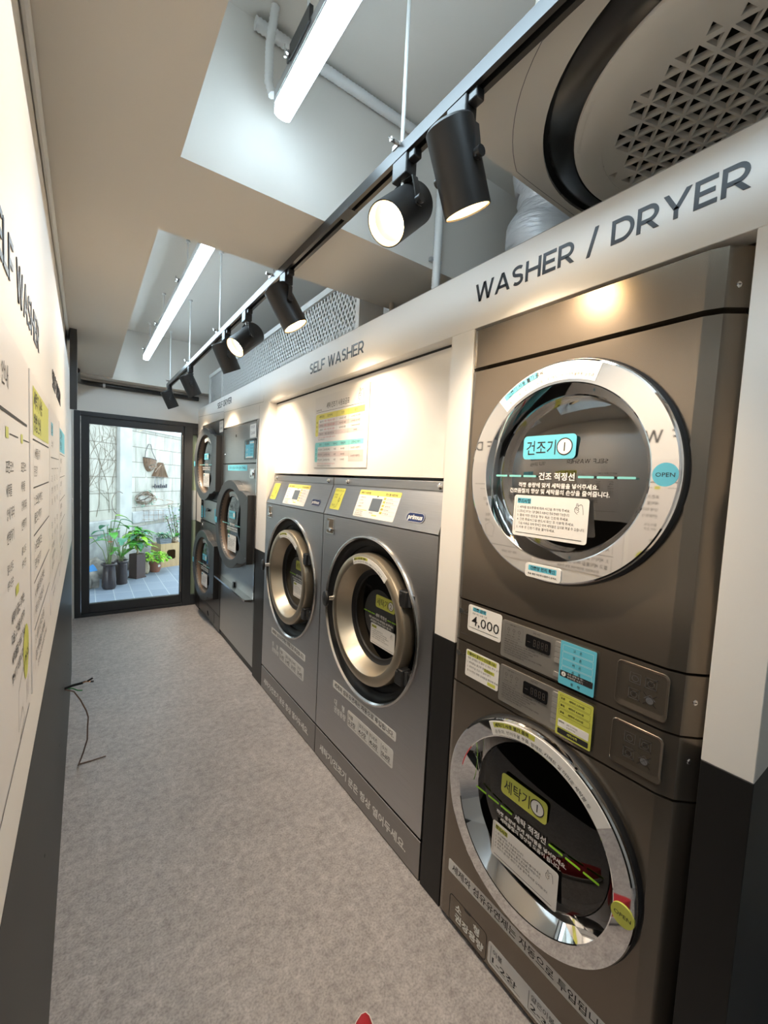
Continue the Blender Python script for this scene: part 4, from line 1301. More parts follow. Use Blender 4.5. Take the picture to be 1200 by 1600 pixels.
def caution_card(d, x, y, w_, h_, hl, lines, z, icon=True):
    g = G(Matrix.Translation((x, y, z)))
    g.rr(0, 0, w_, h_, h_ * 0.07, 0, SZ, PAPER)
    g.rect(w_ * 0.05, h_ * 0.80, w_ * 0.25, h_ * 0.93, hl, SZ + 0.0002)
    g.text('주의사항', w_ * 0.055, h_ * 0.815, h_ * 0.115, INK, w=w_ * 0.19, z=SZ + 0.0005, bold=0.02)
    for k, l in enumerate(lines):
        vs, fs = text_geo(l.strip())
        nat = (max(p[0] for p in vs) - min(p[0] for p in vs)) * h_ * 0.074
        lim = w_ * (0.72 if k < 2 and icon else 0.88)
        g.text(l.strip(), w_ * (0.06 if l[0] != ' ' else 0.09), h_ * (0.68 - k * 0.098), h_ * 0.074, INK, w=min(nat, lim), z=SZ + 0.0004)
    if icon:
        hand_icon(g, w_ * 0.87, h_ * 0.77, h_ * 0.24, INK, SZ + 0.0004)
    g.line([(w_ * 0.05, h_ * 0.08), (w_ * 0.94, h_ * 0.08)], h_ * 0.012, INK, SZ + 0.0004)
    g.line([(w_ * 0.028, h_ * 0.12), (w_ * 0.028, h_ * 0.95)], h_ * 0.006, GREYINK, SZ + 0.0004)
    return g.build('caution_card', d)

def stacked_dryer():
    t = thing('tumble_dryer', 'bronze-grey coin-operated dryer stacked on the nearest washer, chrome round door', 'dryer', right_frame(XM, 0.965, 0.973))
    V = lambda z: z - 0.973
    C = (0.342, V(1.515))
    # lid
    g = G(); profile_slab(g, V(1.842), V(1.957), BRONZE); g.build('top_panel', t, bevel=0.004)
    g = G(); front_with_hole(g, V(1.110), V(1.830), *C, 0.262, BRONZE); g.build('front_panel', t)
    g = G(); profile_slab(g, 0.002, V(1.104), BRONZE); g.build('control_panel', t, bevel=0.004)
    g = G(); g.box(0.012, WD - 0.016, 0.001, V(1.95), -0.72, -0.07, BRONZED); g.build('cabinet', t)
    for (u, v) in ((0.664, V(1.885)), (0.664, V(1.048))): screw(t, u, v, -0.030)
    # door
    d = thing('door', None, None); d.parent = t; d.location = (C[0], C[1], 0)
    del_ = [(0.283, -0.020), (0.283, 0.014), (0.281, 0.026)]
    G().lathe([(0.262, -0.03), (0.287, -0.002), (0.287, 0.010), (0.280, 0.018)], RUBBER, n=96).build('door_edge', d)
    G().lathe([(0.282, 0.010), (0.282, 0.024), (0.2795, 0.0285), (0.276, 0.030), (0.226, 0.030), (0.2235, 0.0285), (0.2035, -0.012), (0.200, -0.016)], CHROME, n=160).build('chrome_ring', d, ang=14)
    dome = lambda r: 0.026 - 0.034 * (r / 0.202) ** 2 - 0.008
    G().lathe([(0.0, dome(0))] + [(0.202 * i / 14, dome(0.202 * i / 14)) for i in range(1, 15)], DGLASS, n=96).build('glass', d)
    g = G(); g.lathe([(0.262, -0.03), (0.205, -0.05), (0.205, -0.10), (0.24, -0.10), (0.24, -0.36), (0.0, -0.37)], DRUML, n=72)
    for k in range(3):
        a = 0.5 + k * 2.09
        g.M = Matrix.Rotation(a, 4, 'Z'); g.box(-0.02, 0.02, 0.19, 0.24, -0.35, -0.11, DRUML)
    g.build('drum', d)
    zf = lambda r: dome(r) + 0.002
    # stickers on ring and glass
    g = G(); cx, cy = 0, 0
    a0, a1 = math.radians(133), math.radians(68)
    rz = lambda r: 0.0325
    arc_band(g, 0, 0, 0.233, 0.276, a0, a1, 0.0300, 0.0312, PAPER)
    g2 = arc_dfm(0, 0, 0.262)
    f1 = lambda x, y: g2(x - 0.175, y)
    am = math.radians(0)
    g.text('건조기 사용 불가 품목', -0.168, 0.0, 0.013, INK, z=0.0328, bold=0.015, dfm=arc_dfm(0, 0, 0.261))
    arc_band(g, 0, 0, 0.259, 0.274, math.radians(129), math.radians(105), 0.0322, 0.0324, BLUE)
    g.text('울·양모의류, 가죽, 전기담요, 실크, 솜, 캐시미어, 반려동물용품, 운동화', -0.160, 0.0, 0.0105, INK, w=0.245, z=0.0328, dfm=arc_dfm(0, 0, 0.241))
    g.build('curved_sticker', d)
    g = G(); arc = math.radians(-92)
    P = [(0.055 * math.cos(0), 0)]
    g.rr(-0.062, -0.276, 0.042, -0.239, 0.008, 0.0295, 0.0325, PAPER)
    g.rr(-0.052, -0.258, 0.030, -0.244, 0.001, 0.0325, 0.0327, BLUE)
    g.text('건조망 먼지 확인', -0.010, -0.2545, 0.0105, INK, align='c', z=0.033, bold=0.02)
    g.text('문을 열면 하단에 드럼망이 보여요.', -0.010, -0.2685, 0.006, INK, align='c', z=0.033, bold=0.02)
    g.build('lint_sticker', d)
    g = G(); g.prism(circ(0.252, 0.0, 0.0245, 36), 0.0300, 0.0308, BLUE); g.text('OPEN', 0.252, -0.0045, 0.0125, INK, align='c', z=0.0311, res=2, bold=0.0, w=0.036)
    g.build('open_sticker', d)
    label_on_glass(d, -0.028, 0.068, 0.152, 0.062, '건조기', '1', 0.020, BLUE)
    level_line(d, 0.0, -0.008, 0.196, '건조 적정선', ('적정 용량에 맞게 세탁물을 넣어주세요.', '건조품질의 향상 및 세탁물의 손상을 줄여줍니다.'), 0.0195, TEAL, 0.96)
    caution_card(d, -0.122, -0.172, 0.215, 0.112, BLUE, ('1. 세탁물 섬유종류에 따라 시간을 추가해 주세요.', '2. 건조시간 추가는 기본 결제 후 사용시간 종료 전에만 가능합니다.', '3. 열에 약한 섬유일 경우 저온 건조해 주세요.', '4. 건조 종료시간을 반드시 확인 후 이용해 주세요.', '    다음 사용을 위해 장시간 방치 세탁물은 임의로 꺼낼 수 있습니다.', '5. 사용 후 건조기 문을 열어두세요.'), 0.0190)
    # control panel fittings
    control_plate(t, 0.196, V(0.981), True, 0)
    recess_panel(t, 0.522, V(0.990))
    g = G(Matrix.Translation((0.018, V(1.058), 0))); g.prism(circ(0.010, 0.009, 0.0085, 24), 0, 0.001, CHAR); g.text('LG', 0.022, 0.003, 0.018, CHAR, z=0.0006, res=2)
    g.line([(0.010, 0.014), (0.010, 0.006), (0.014, 0.006)], 0.0016, BRONZE, 0.0014)
    g.line([(0.014, -0.062), (0.044, -0.062)], 0.001, CHAR, 0.0006)
    g.build('maker_badge', t)
    def price(g):
        g.rect(0.018, 0.066, 0.072, 0.078, BLUE, SZ + 0.0002); g.text('건조 금액', 0.021, 0.068, 0.0125, INK, z=SZ + 0.0005, bold=0.02)
        g.text('최초 1회 / 30분 기준', 0.018, 0.056, 0.007, INK, z=SZ + 0.0004)
        g.text('4,000', 0.016, 0.022, 0.042, INK, z=SZ + 0.0004, res=2, w=0.108, bold=0.004)
        g.line([(0.006, 0.012), (0.122, 0.012)], 0.0012, INK, SZ + 0.0004); g.line([(0.006, 0.012), (0.006, 0.078)], 0.0008, INK, SZ + 0.0004)
    sticker_body(t, 0.060, V(1.014), 0.132, 0.084, 0.008, price, 'price_sticker')
    return t
stacked_dryer()

def stacked_washer():
    t = thing('washing_machine', 'bronze-grey coin-operated front-load washer under the stacked dryer, green labels', 'washing machine', right_frame(XM, 0.965, 0.0))
    C = (0.336, 0.548)
    g = G(); front_with_hole(g, 0.018, 0.828, *C, 0.262, BRONZE); g.build('front_panel', t)
    g = G(); profile_slab(g, 0.834, 0.970, BRONZE); g.build('control_panel', t, bevel=0.004)
    g = G(); g.box(0.012, WD - 0.016, 0.012, 0.971, -0.72, -0.07, BRONZED); g.build('cabinet', t)
    g = G(); g.box(0.01, WD - 0.02, 0.0, 0.02, -0.70, -0.012, RUBBER); g.build('plinth', t)
    screw(t, 0.664, 0.920, -0.030)
    d = thing('door', None, None); d.parent = t; d.location = (C[0], C[1], 0)
    G().lathe([(0.262, -0.03), (0.288, -0.002), (0.288, 0.012), (0.282, 0.020)], RUBBER, n=96).build('door_edge', d)
    G().lathe([(0.284, 0.012), (0.284, 0.026), (0.2815, 0.0315), (0.278, 0.033), (0.238, 0.033), (0.2355, 0.0315), (0.2055, -0.016), (0.203, -0.020)], CHROME, n=160).build('chrome_ring', d, ang=14)
    dome = lambda r: -0.004 - 0.012 * (r / 0.204) ** 2
    G().lathe([(0, dome(0))] + [(0.204 * i / 10, dome(0.204 * i / 10)) for i in range(1, 11)], WGLASS, n=96).build('glass', d)
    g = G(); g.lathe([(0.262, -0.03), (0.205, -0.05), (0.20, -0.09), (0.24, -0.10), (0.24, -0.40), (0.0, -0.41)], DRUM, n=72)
    for k in range(3):
        g.M = Matrix.Rotation(0.9 + k * 2.09, 4, 'Z'); g.box(-0.025, 0.025, 0.18, 0.24, -0.39, -0.11, DRUM)
    g.build('drum', d)
    g = G(); arc_band(g, 0, 0, 0.240, 0.277, math.radians(120), math.radians(38), 0.031, 0.0352, PAPER, 32)
    arc_band(g, 0, 0, 0.2605, 0.274, math.radians(117), math.radians(87), 0.0352, 0.0354, YEL)
    g.text('세탁기 사용 불가 품목', -0.118, 0, 0.0125, INK, z=0.0358, bold=0.02, dfm=arc_dfm(0, 0, 0.2625))
    g.text('운동화, 반려동물 용품, 발매트, 카페트 및 더러운 세탁물 등', -0.116, 0, 0.011, INK, z=0.0358, w=0.30, dfm=arc_dfm(0, 0, 0.246))
    g.build('curved_sticker', d)
    g = G(); g.prism(circ(0.259, -0.004, 0.025, 36), 0.030, 0.0352, YEL); g.text('OPEN', 0.259, -0.0085, 0.0125, INK, align='c', z=0.0355, res=2, w=0.036)
    g.build('open_sticker', d)
    label_on_glass(d, -0.030, 0.062, 0.150, 0.062, '세탁기', '1', 0.0, YEL)
    level_line(d, -0.004, -0.012, 0.198, '세탁 적정선', ('적정 용량에 맞게 세탁물을 넣어주세요.', '세탁품질의 향상에 도움이 됩니다.'), -0.001, LEAFY, 0.96)
    caution_card(d, -0.125, -0.176, 0.215, 0.108, YEL, ('1. 추가세제는 사용금지입니다.', '2. 이불 등 대형 건물에 따라 나눠서 빨아주세요.', '3. 세탁물 종류에 따라 물의 온도를 선택합니다.', '4. 종료 후 세탁물을 바로 꺼내주세요.', '5. 세탁이 끝나면 세탁기 문을 열어 주시면 감사합니다.'), 0.0)
    g = G(); g.prism([(-0.214, 0.10), (-0.194, 0.092), (-0.200, 0.118)], 0.012, 0.014, CHAR); g.build('ring_mark', d)
    control_plate(t, 0.199, 0.848, False, 0)
    recess_panel(t, 0.522, 0.852)
    g = G(Matrix.Translation((0.018, 0.918, 0))); g.prism(circ(0.010, 0.009, 0.0085, 24), 0, 0.001, CHAR); g.text('LG', 0.022, 0.003, 0.018, CHAR, z=0.0006, res=2)
    g.line([(0.010, 0.014), (0.010, 0.006), (0.014, 0.006)], 0.0016, BRONZE, 0.0014)
    g.build('maker_badge', t)
    def note(g):
        g.rect(0.004, 0.068, 0.122, 0.082, YEL, SZ + 0.0002)
        g.text('기름에서 탈수가 안되셨나요?', 0.006, 0.071, 0.0115, INK, w=0.114, z=SZ + 0.0005, bold=0.02)
        para(g, ('자동 엎혀짐으로 탈수 안 되는 경우 2가지 예방법', '1. 세탁물을 골고루 펼쳐 넣기', '2. 세탁량을 조금 더 늘려 넣기', '문의사항은 매장 안내문을 참고해 주세요'), 0.008, 0.058, 0.0078, 0.0135, z=SZ + 0.0004)
        g.rect(0.076, 0.040, 0.116, 0.050, YEL, SZ + 0.0002); g.text('안내문자', 0.079, 0.0415, 0.0085, INK, z=SZ + 0.0005)
        g.rect(0.092, 0.004, 0.122, 0.014, YEL, SZ + 0.0002)
    sticker_body(t, 0.062, 0.866, 0.132, 0.086, 0.006, note, 'notice_sticker')
    strip_text(t, 0.045, 0.180, 0.560, 0.042, '세제와 섬유유연제는 자동으로 투입됩니다.')
    # service flap bottom left
    g = G(Matrix.Translation((0.060, 0.018, 0)))
    g.line(rrpoly(0, 0.002, 0.158, 0.092, 0.012), 0.0022, REVEAL, 0.0004, True); g.box(0.066, 0.090, 0.088, 0.092, 0, 0.002, REVEAL)
    g.build('service_flap', t)
    capacity_strip(t, 0.226, 0.030, 0.400, 0.072, (('이불', '1-2장'), ('얇은이불', '2-3장'), ('티셔츠', '10-15장')), ('소', '형'), 0.0, 0.145)
    return t
stacked_washer()

# ================================================================== TWO LARGE STEEL WASHERS
def big_washer(yl, W_, lab, num, size, C, door_c, door_rot, cols):
    t = thing('washing_machine', lab, 'washing machine', right_frame(XR, yl, 0.0))
    e = 0.003
    g = G(); g.plate_hole(e, W_ - e, 0.166, 1.292, *C, 0.361, -0.03, 0, STEEL, 96); g.build('front_panel', t)
    g = G(); g.box(e, W_ - e, 0.006, 0.152, -0.03, 0.0, STEEL2); g.box(e, W_ - e, 0.0, 0.006, -0.03, -0.003, REVEAL)
    k = g.build('kick_plate', t)
    g = G(); g.box(e, W_ - e, 0.152, 0.156, -0.05, -0.001, SATIN); g.build('kick_trim', k)
    g = G(); g.text('세탁기/건조기 문은 항상 열어두세요.', 0.058, 0.052, 0.044, WLET, w=W_ - 0.14, z=0.0006, bold=0.028, res=2); g.build('lettering', k)
    g = G(); g.box(e + 0.004, W_ - e - 0.004, 0.012, 1.47, -0.70, -0.06, CHAR); g.build('cabinet', t)
    g = G()
    P = [(1.296, 0.0), (1.447, -0.054), (1.449, -0.052), (1.484, -0.052), (1.484, -0.60), (1.296, -0.10)]
    n = len(P); vs = [(e, a, b) for a, b in P] + [(W_ - e, a, b) for a, b in P]
    g.add(vs, [(i, (i + 1) % n, n + (i + 1) % n, n + i) for i in range(n)] + [tuple(range(n)), tuple(range(2 * n - 1, n - 1, -1))], STEEL)
    cp = g.build('control_panel', t, bevel=0.002)
    g = G(); g.box(e, W_ - e, 1.4485, 1.4495, -0.05, -0.0505, REVEAL); g.build('panel_seam', cp)
    for u in (0.05, W_ - 0.055) if num == '3' else (0.145, W_ - 0.062):
        G(Matrix.Translation((u, 1.466, -0.052))).lathe([(0.012, 0), (0.012, 0.004), (0.008, 0.006), (0.006, 0.012), (0.0, 0.013)], CHROME, n=18).build('lock_screw', cp)
    sl = Vector((0, 0.151, -0.054)).normalized()
    SM = frame_matrix((0, 1.296, 0.0004), (1, 0, 0), sl, Vector((1, 0, 0)).cross(sl))
    # stickers on the sloped fascia
    g = G(SM @ Matrix.Translation((0.275, 0.016, 0))); w_, h_ = 0.315, 0.128
    g.rr(0, 0, w_, h_, 0.006, 0, SZ, PAPER); g.rr(0, h_ * 0.82, w_, h_, 0.006, 0, SZ + 0.0002, YEL2)
    z = SZ + 0.0005
    g.text('세탁기 사용방법', w_ * 0.04, h_ * 0.86, 0.012, INK, z=z, bold=0.02); g.text('코스 별 사용안내', w_ * 0.66, h_ * 0.86, 0.012, INK, z=z, bold=0.02)
    g.rr(w_ * 0.37, h_ * 0.26, w_ * 0.62, h_ * 0.72, 0.003, 0, SZ + 0.0004, mat('panel_screen', (0.14, 0.17, 0.21), 0.2))
    g.poly([(w_ * 0.49, h_ * 0.75), (w_ * 0.51, h_ * 0.82), (w_ * 0.47, h_ * 0.82)], INK, z)
    para(g, ('1. 세탁물 투입', '2. 문 닫기', '3. 코스 선택', '4. 결제하기'), w_ * 0.05, h_ * 0.70, 0.0085, 0.0145, z=z)
    g.rect(w_ * 0.05, h_ * 0.245, w_ * 0.33, h_ * 0.265, YEL2, z)
    para(g, ('동작 중에는 절대 문을', '열지 마십시오. 비상시', '관리자에게 연락바랍니다'), w_ * 0.05, h_ * 0.18, 0.0065, 0.009, z=z)
    for k2 in range(5):
        yy = h_ * (0.70 - k2 * 0.125)
        g.rect(w_ * 0.645, yy, w_ * 0.70, yy + 0.011, YEL2, z); g.text(('표준', '강력', '이불', '찌든때', '헹굼')[k2], w_ * 0.65, yy + 0.002, 0.007, INK, z=z + 0.0003)
        g.text(('일반 의류 30분', '청바지 작업복 35분', '이불 담요 40분', '묵은 때 45분', '추가 헹굼 10분')[k2], w_ * 0.72, yy + 0.002, 0.0066, INK, z=z); g.line([(w_ * 0.715, yy - 0.002), (w_ * 0.98, yy - 0.002)], 0.0005, GREYINK, z)
    g.text('시작 버튼', w_ * 0.40, h_ * 0.17, 0.0075, INK, z=z); g.rect(w_ * 0.48, h_ * 0.10, w_ * 0.60, h_ * 0.14, YEL2, z)
    g.build('instruction_sticker', cp)
    g = G(SM @ Matrix.Translation((0.038, 0.030, 0))); w_, h_ = 0.098, 0.112
    g.rr(0, 0, w_, h_, 0.006, 0, SZ, YEL); g.text('동전/카드 투입 안내', w_ * 0.06, h_ * 0.88, 0.0085, INK, z=z, w=w_ * 0.86); g.line([(w_ * 0.06, h_ * 0.85), (w_ * 0.94, h_ * 0.85)], 0.0008, INK, z)
    g.text('500원', w_ * 0.14, h_ * 0.66, 0.012, INK, z=z); g.text('1,000원', w_ * 0.14, h_ * 0.54, 0.010, INK, z=z); g.text('투입구', w_ * 0.14, h_ * 0.16, 0.012, INK, z=z)
    g.line([(w_ * 0.78, h_ * 0.78), (w_ * 0.66, h_ * 0.58), (w_ * 0.70, h_ * 0.46), (w_ * 0.60, h_ * 0.12), (w_ * 0.40, h_ * 0.08)], 0.0018, INK, z); g.line(circ(w_ * 0.70, h_ * 0.46, 0.009, 16), 0.002, INK, z, True)
    g.build('coin_sticker', cp)
    g = G(SM @ Matrix.Translation((0.664, 0.030, 0))); g.rr(0, 0, 0.108, 0.040, 0.02, 0, 0.0016, NAVY); g.line(rrpoly(0.002, 0.002, 0.106, 0.038, 0.018), 0.0014, PAPER, 0.0019, True)
    g.text('primus', 0.012, 0.013, 0.026, PAPER, w=0.084, z=0.0020, bold=0.03, res=2); g.build('maker_badge', cp)
    # coin slot
    g = G(Matrix.Translation((0.040, 1.200, 0))); g.rr(0, 0, 0.078, 0.080, 0.006, 0, 0.003, SATIN); g.rr(0.008, 0.006, 0.070, 0.074, 0.004, 0.003, 0.0035, mat('slot_brown', (0.20, 0.16, 0.12), 0.35, 0.6))
    g.tube([(0.055, 0.024, 0.003), (0.055, 0.024, 0.014)], 0.009, CHROME, 14); g.rr(0.014, 0.02, 0.034, 0.066, 0.003, 0.0035, 0.007, SATIN); g.build('coin_slot', t)
    # tub mouth
    c0 = Matrix.Translation((C[0], C[1], 0))
    G(c0).lathe([(0.360, -0.004), (0.366, 0.002), (0.364, 0.010), (0.357, 0.012), (0.351, 0.004)], SATIN, n=128).build('steel_lip', t)
    G(c0).lathe([(0.352, 0.005), (0.348, -0.018), (0.338, -0.030), (0.320, -0.034), (0.318, -0.044), (0.300, -0.050), (0.27, -0.066), (0.24, -0.078)], RUBBER, n=96).build('gasket', t)
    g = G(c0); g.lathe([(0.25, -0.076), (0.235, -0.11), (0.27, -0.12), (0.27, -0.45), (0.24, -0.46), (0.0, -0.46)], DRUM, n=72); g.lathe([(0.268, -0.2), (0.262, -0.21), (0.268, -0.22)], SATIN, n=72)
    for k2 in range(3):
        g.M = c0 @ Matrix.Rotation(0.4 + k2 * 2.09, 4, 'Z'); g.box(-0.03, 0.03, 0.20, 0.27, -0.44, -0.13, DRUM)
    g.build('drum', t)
    # door, hinged on the right
    d = thing('door', None, None); d.parent = t
    d.matrix_local = Matrix.Translation(door_c) @ Matrix.Rotation(door_rot, 4, 'Y')
    R = 0.284
    G().lathe([(0.245, -0.060), (R - 0.004, -0.058), (R, -0.050), (R, -0.008), (R - 0.003, 0.0), (R - 0.009, 0.004), (0.262, 0.007), (0.246, 0.006), (0.239, 0.003), (0.235, -0.004), (0.208, -0.064), (0.202, -0.069)], CHAMP, n=128).build('door_ring', d, ang=24)
    G().lathe([(0.264, -0.058), (0.262, -0.070), (0.245, -0.074), (0.20, -0.072)], RUBBER, n=96).build('door_seal', d)
    G().lathe([(0.208, -0.063), (0.203, -0.068), (0.188, -0.072), (0.182, -0.080)], RUBBER, n=96).build('glass_gasket', d)
    G().lathe([(0, -0.083)] + [(0.184 * i / 8, -0.083 + 0.005 * (i / 8) ** 2) for i in range(1, 9)], WGLASS, n=96).build('glass', d)
    g = G(); g.lathe([(0.180, -0.084), (0.172, -0.110), (0.150, -0.165), (0.146, -0.172), (0.150, -0.178)], SATIN, n=96); g.build('glass_bowl_rim', d)
    g = G(); arc_band(g, 0, 0, 0.240, 0.2685, math.radians(112), math.radians(52), 0.0062, 0.0078, PAPER, 28)
    g.text('세탁기 사용 불가 품목', -0.090, 0, 0.0105, INK, z=0.0084, bold=0.03, dfm=arc_dfm(0, 0, 0.2570)); arc_band(g, 0, 0, 0.2555, 0.2675, math.radians(110), math.radians(86), 0.0078, 0.0080, YEL)
    g.text('운동화, 반려동물 용품, 발매트, 카페트 및 더러운 세탁물 등', -0.090, 0, 0.0090, INK, z=0.0084, w=0.225, dfm=arc_dfm(0, 0, 0.2445))
    g.build('curved_sticker', d)
    label_on_glass(d, 0.046, 0.066, 0.142, 0.056, '세탁기', num, -0.0775, YEL)
    level_line(d, 0.018, 0.000, 0.140, '세탁 적정선', ('적정 용량에 맞게 세탁물을 넣어주세요.', '세탁품질의 향상에 도움이 됩니다.'), -0.0785, LEAFY, 0.80)
    caution_card(d, -0.055, -0.134, 0.182, 0.092, YEL, ('1. 추가세제는 사용금지입니다.', '2. 세탁량이 많을 경우 나눠서 빨아주세요.', '3. 세탁물 종류에 따라 물의 온도를 선택합니다.', '4. 종료 후 세탁물을 바로 꺼내주세요.', '5. 세탁이 끝나면 문을 열어 주시면 감사합니다.'), -0.0775)
    g = G(Matrix.Translation((-R + 0.014, 0.024, 0.004)) @ Matrix.Rotation(-0.18, 4, 'Y')); g.lathe([(0.0125, -0.01), (0.0125, 0.030)], SATIN, n=18); g.lathe([(0.0, 0.028), (0.018, 0.028), (0.034, 0.032), (0.039, 0.039), (0.034, 0.046), (0.0, 0.052)], RUBBER, n=28)
    g.build('knob', d)
    for sg in (1, -1):
        g = G(Matrix.Translation((R * math.cos(0.57) + 0.028, sg * R * math.sin(0.57), -0.022)))
        g.box(-0.030, 0.014, -0.032, 0.032, -0.020, 0.024, PLASTIC); g.box(0.006, 0.042, -0.022, 0.022, -0.036, 0.004, PLASTIC)
        g.tube([(0.018, -0.026, 0.004), (0.018, 0.026, 0.004)], 0.008, CHAR, 10); g.tube([(-0.016, 0.018, 0.022), (-0.016, 0.018, 0.028)], 0.005, CHAR, 10)
        g.build('hinge', d, bevel=0.004)
    strip_text(t, 0.172, 0.443, 0.520, 0.038, '세제와 섬유유연제는 자동으로 투입됩니다.')
    capacity_strip(t, 0.322, 0.322, 0.358, 0.078, cols, size, 0.0, 0.135)
    return t
big_washer(1.940, 0.870, 'large steel front-load washer right of its twin, numbered 2 on a green label', '2', ('대', '형'), (0.435, 0.869), (0.452, 0.877, 0.021), 0.0, (('이불', '2-3장'), ('얇은이불', '4-5장'), ('티셔츠', '40-50장'), ('수건', '50-60장')))
big_washer(2.789, 0.848, 'large steel front-load washer left of its twin, beside the tall dryers', '3', ('중', '형'), (0.427, 0.869), (0.425, 0.873, 0.021), 0.0, (('이불', '2-3장'), ('얇은이불', '3-4장'), ('티셔츠', '30-35장'), ('수건', '35-40장')))

# ================================================================== TALL DRYERS AT THE FAR END
def door_shape(R, hx, n=40):
    """round door whose right side runs out into a straight vertical handle edge"""
    P = []
    a0 = math.radians(52)
    for i in range(n + 1):
        a = a0 + (2 * PI - 2 * a0) * i / n
        P.append((R * math.cos(a), R * math.sin(a)))
    xb, yb = P[-1]
    xt, yt = P[0]
    tail = []
    for i in range(1, 9):
        u = i / 8
        tail.append((xb + (hx - xb) * u, yb + (R * 0.02) * u + R * 0.10 * math.sin(PI * u) * -0.2 + 0.035 * (3 * u * u - 2 * u ** 3)))
    up = [(x, -y) for x, y in reversed(tail)]
    return P + tail + up

def far_door(t, C, R, hx, num, word, wz=0.035, tilt=0.05):
    d = thing('door', None, None); d.parent = t
    d.matrix_local = Matrix.Translation((C[0], C[1], wz)) @ Matrix.Rotation(tilt, 4, 'Y')
    P = door_shape(R, hx)
    gr = R * 0.80
    # front face ring: outline to glass hole, by angle
    n = len(P)
    g = G()
    inn = []
    for x, y in P:
        a = math.atan2(y, x); inn.append((gr * math.cos(a), gr * math.sin(a)))
    vs = [(x, y, 0.03) for x, y in P] + [(x, y, 0.024) for x, y in inn] + [(x, y, -0.03) for x, y in P] + [(x * 0.97, y * 0.97, -0.03) for x, y in inn]
    fs = []
    for i in range(n):
        j = (i + 1) % n
        fs += [(i, j, n + j, n + i), (2 * n + i, 2 * n + j, j, i), (n + i, n + j, 3 * n + j, 3 * n + i)]
    g.add(vs, fs, CHAR)
    g.build('door_ring', d, bevel=0.004)
    g = G(); g.box(hx - 0.012, hx + 0.004, -R * 0.72, R * 0.72, -0.035, 0.034, PLASTIC)
    for y in (-R * 0.6, R * 0.6): g.poly(circ(hx - 0.03, y, 0.005, 10), SATIN, 0.0312)
    g.build('handle_edge', d, bevel=0.003)
    G().lathe([(gr, 0.02), (gr * 0.985, 0.0), (gr * 0.93, -0.02), (gr * 0.9, -0.028)], BROWNG, n=72).build('inner_rim', d)
    G().lathe([(0, 0.0), (gr * 0.5, -0.004), (gr * 0.93, -0.018)], WGLASS, n=72).build('glass', d)
    g = G()
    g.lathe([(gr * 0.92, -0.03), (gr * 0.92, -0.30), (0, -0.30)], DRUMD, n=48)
    for k in range(6):
        for q in range(2):
            g.prism(circ(-0.16 + 0.10 * q, 0.16 - 0.07 * k, 0.010, 10), -0.298, -0.296, SATIN)
    g.build('drum', d)
    g = G(); g.rr(-0.075, 0.045, 0.065, 0.105, 0.008, 0.001, 0.0026, BLUE); g.text(word, -0.068, 0.062, 0.036, INK, w=0.085, z=0.0031, res=1); g.poly(circ(0.042, 0.075, 0.019, 18), PAPER, 0.0030); g.text(num, 0.042, 0.064, 0.028, INK, align='c', z=0.0034)
    g.build('name_sticker', d)
    level_line(d, 0, -0.005, R * 0.70, '건조 적정선', ('적정 용량에 맞게 세탁물을 넣어주세요.', '건조품질의 향상 및 손상을 줄여줍니다.'), 0.0015, TEAL, 1.1)
    caution_card(d, -0.10, -R * 0.62, 0.20, 0.13, BLUE, ('1. 세탁물 섬유종류에 따라 시간을 추가해 주세요.', '2. 시간 추가는 종료 전에만 가능합니다.', '3. 열에 약한 섬유는 저온 건조해 주세요.', '4. 종료시간을 확인 후 이용해 주세요.', '5. 사용 후 문을 열어두세요.'), 0.002)
    g = G(); arc_band(g, 0, 0, gr * 0.80, gr * 0.93, math.radians(110), math.radians(60), -0.003, -0.0005, PAPER); g.text('건조기 사용 불가 품목', -0.10, 0, 0.016, TEAL, z=0.0002, dfm=arc_dfm(0, 0, gr * 0.88), w=0.16); g.text('울, 가죽, 전기담요, 실크, 솜', -0.10, 0, 0.012, INK, z=0.0002, dfm=arc_dfm(0, 0, gr * 0.82), w=0.18)
    g.build('curved_sticker', d)
    g = G(); g.rr(-R * 0.985, -0.02, -R * 0.86, 0.03, 0.004, 0.0295, 0.0312, BLUE); g.build('open_sticker', d)
    return d

DSTEEL = mat('dryer_steel', (0.42, 0.43, 0.43), 0.34, 1.0, noise=0.06, nscale=6, stretch=(1, 60, 60))
DDARK = mat('dryer_dark_panel', (0.085, 0.088, 0.092), 0.34, 0.6)

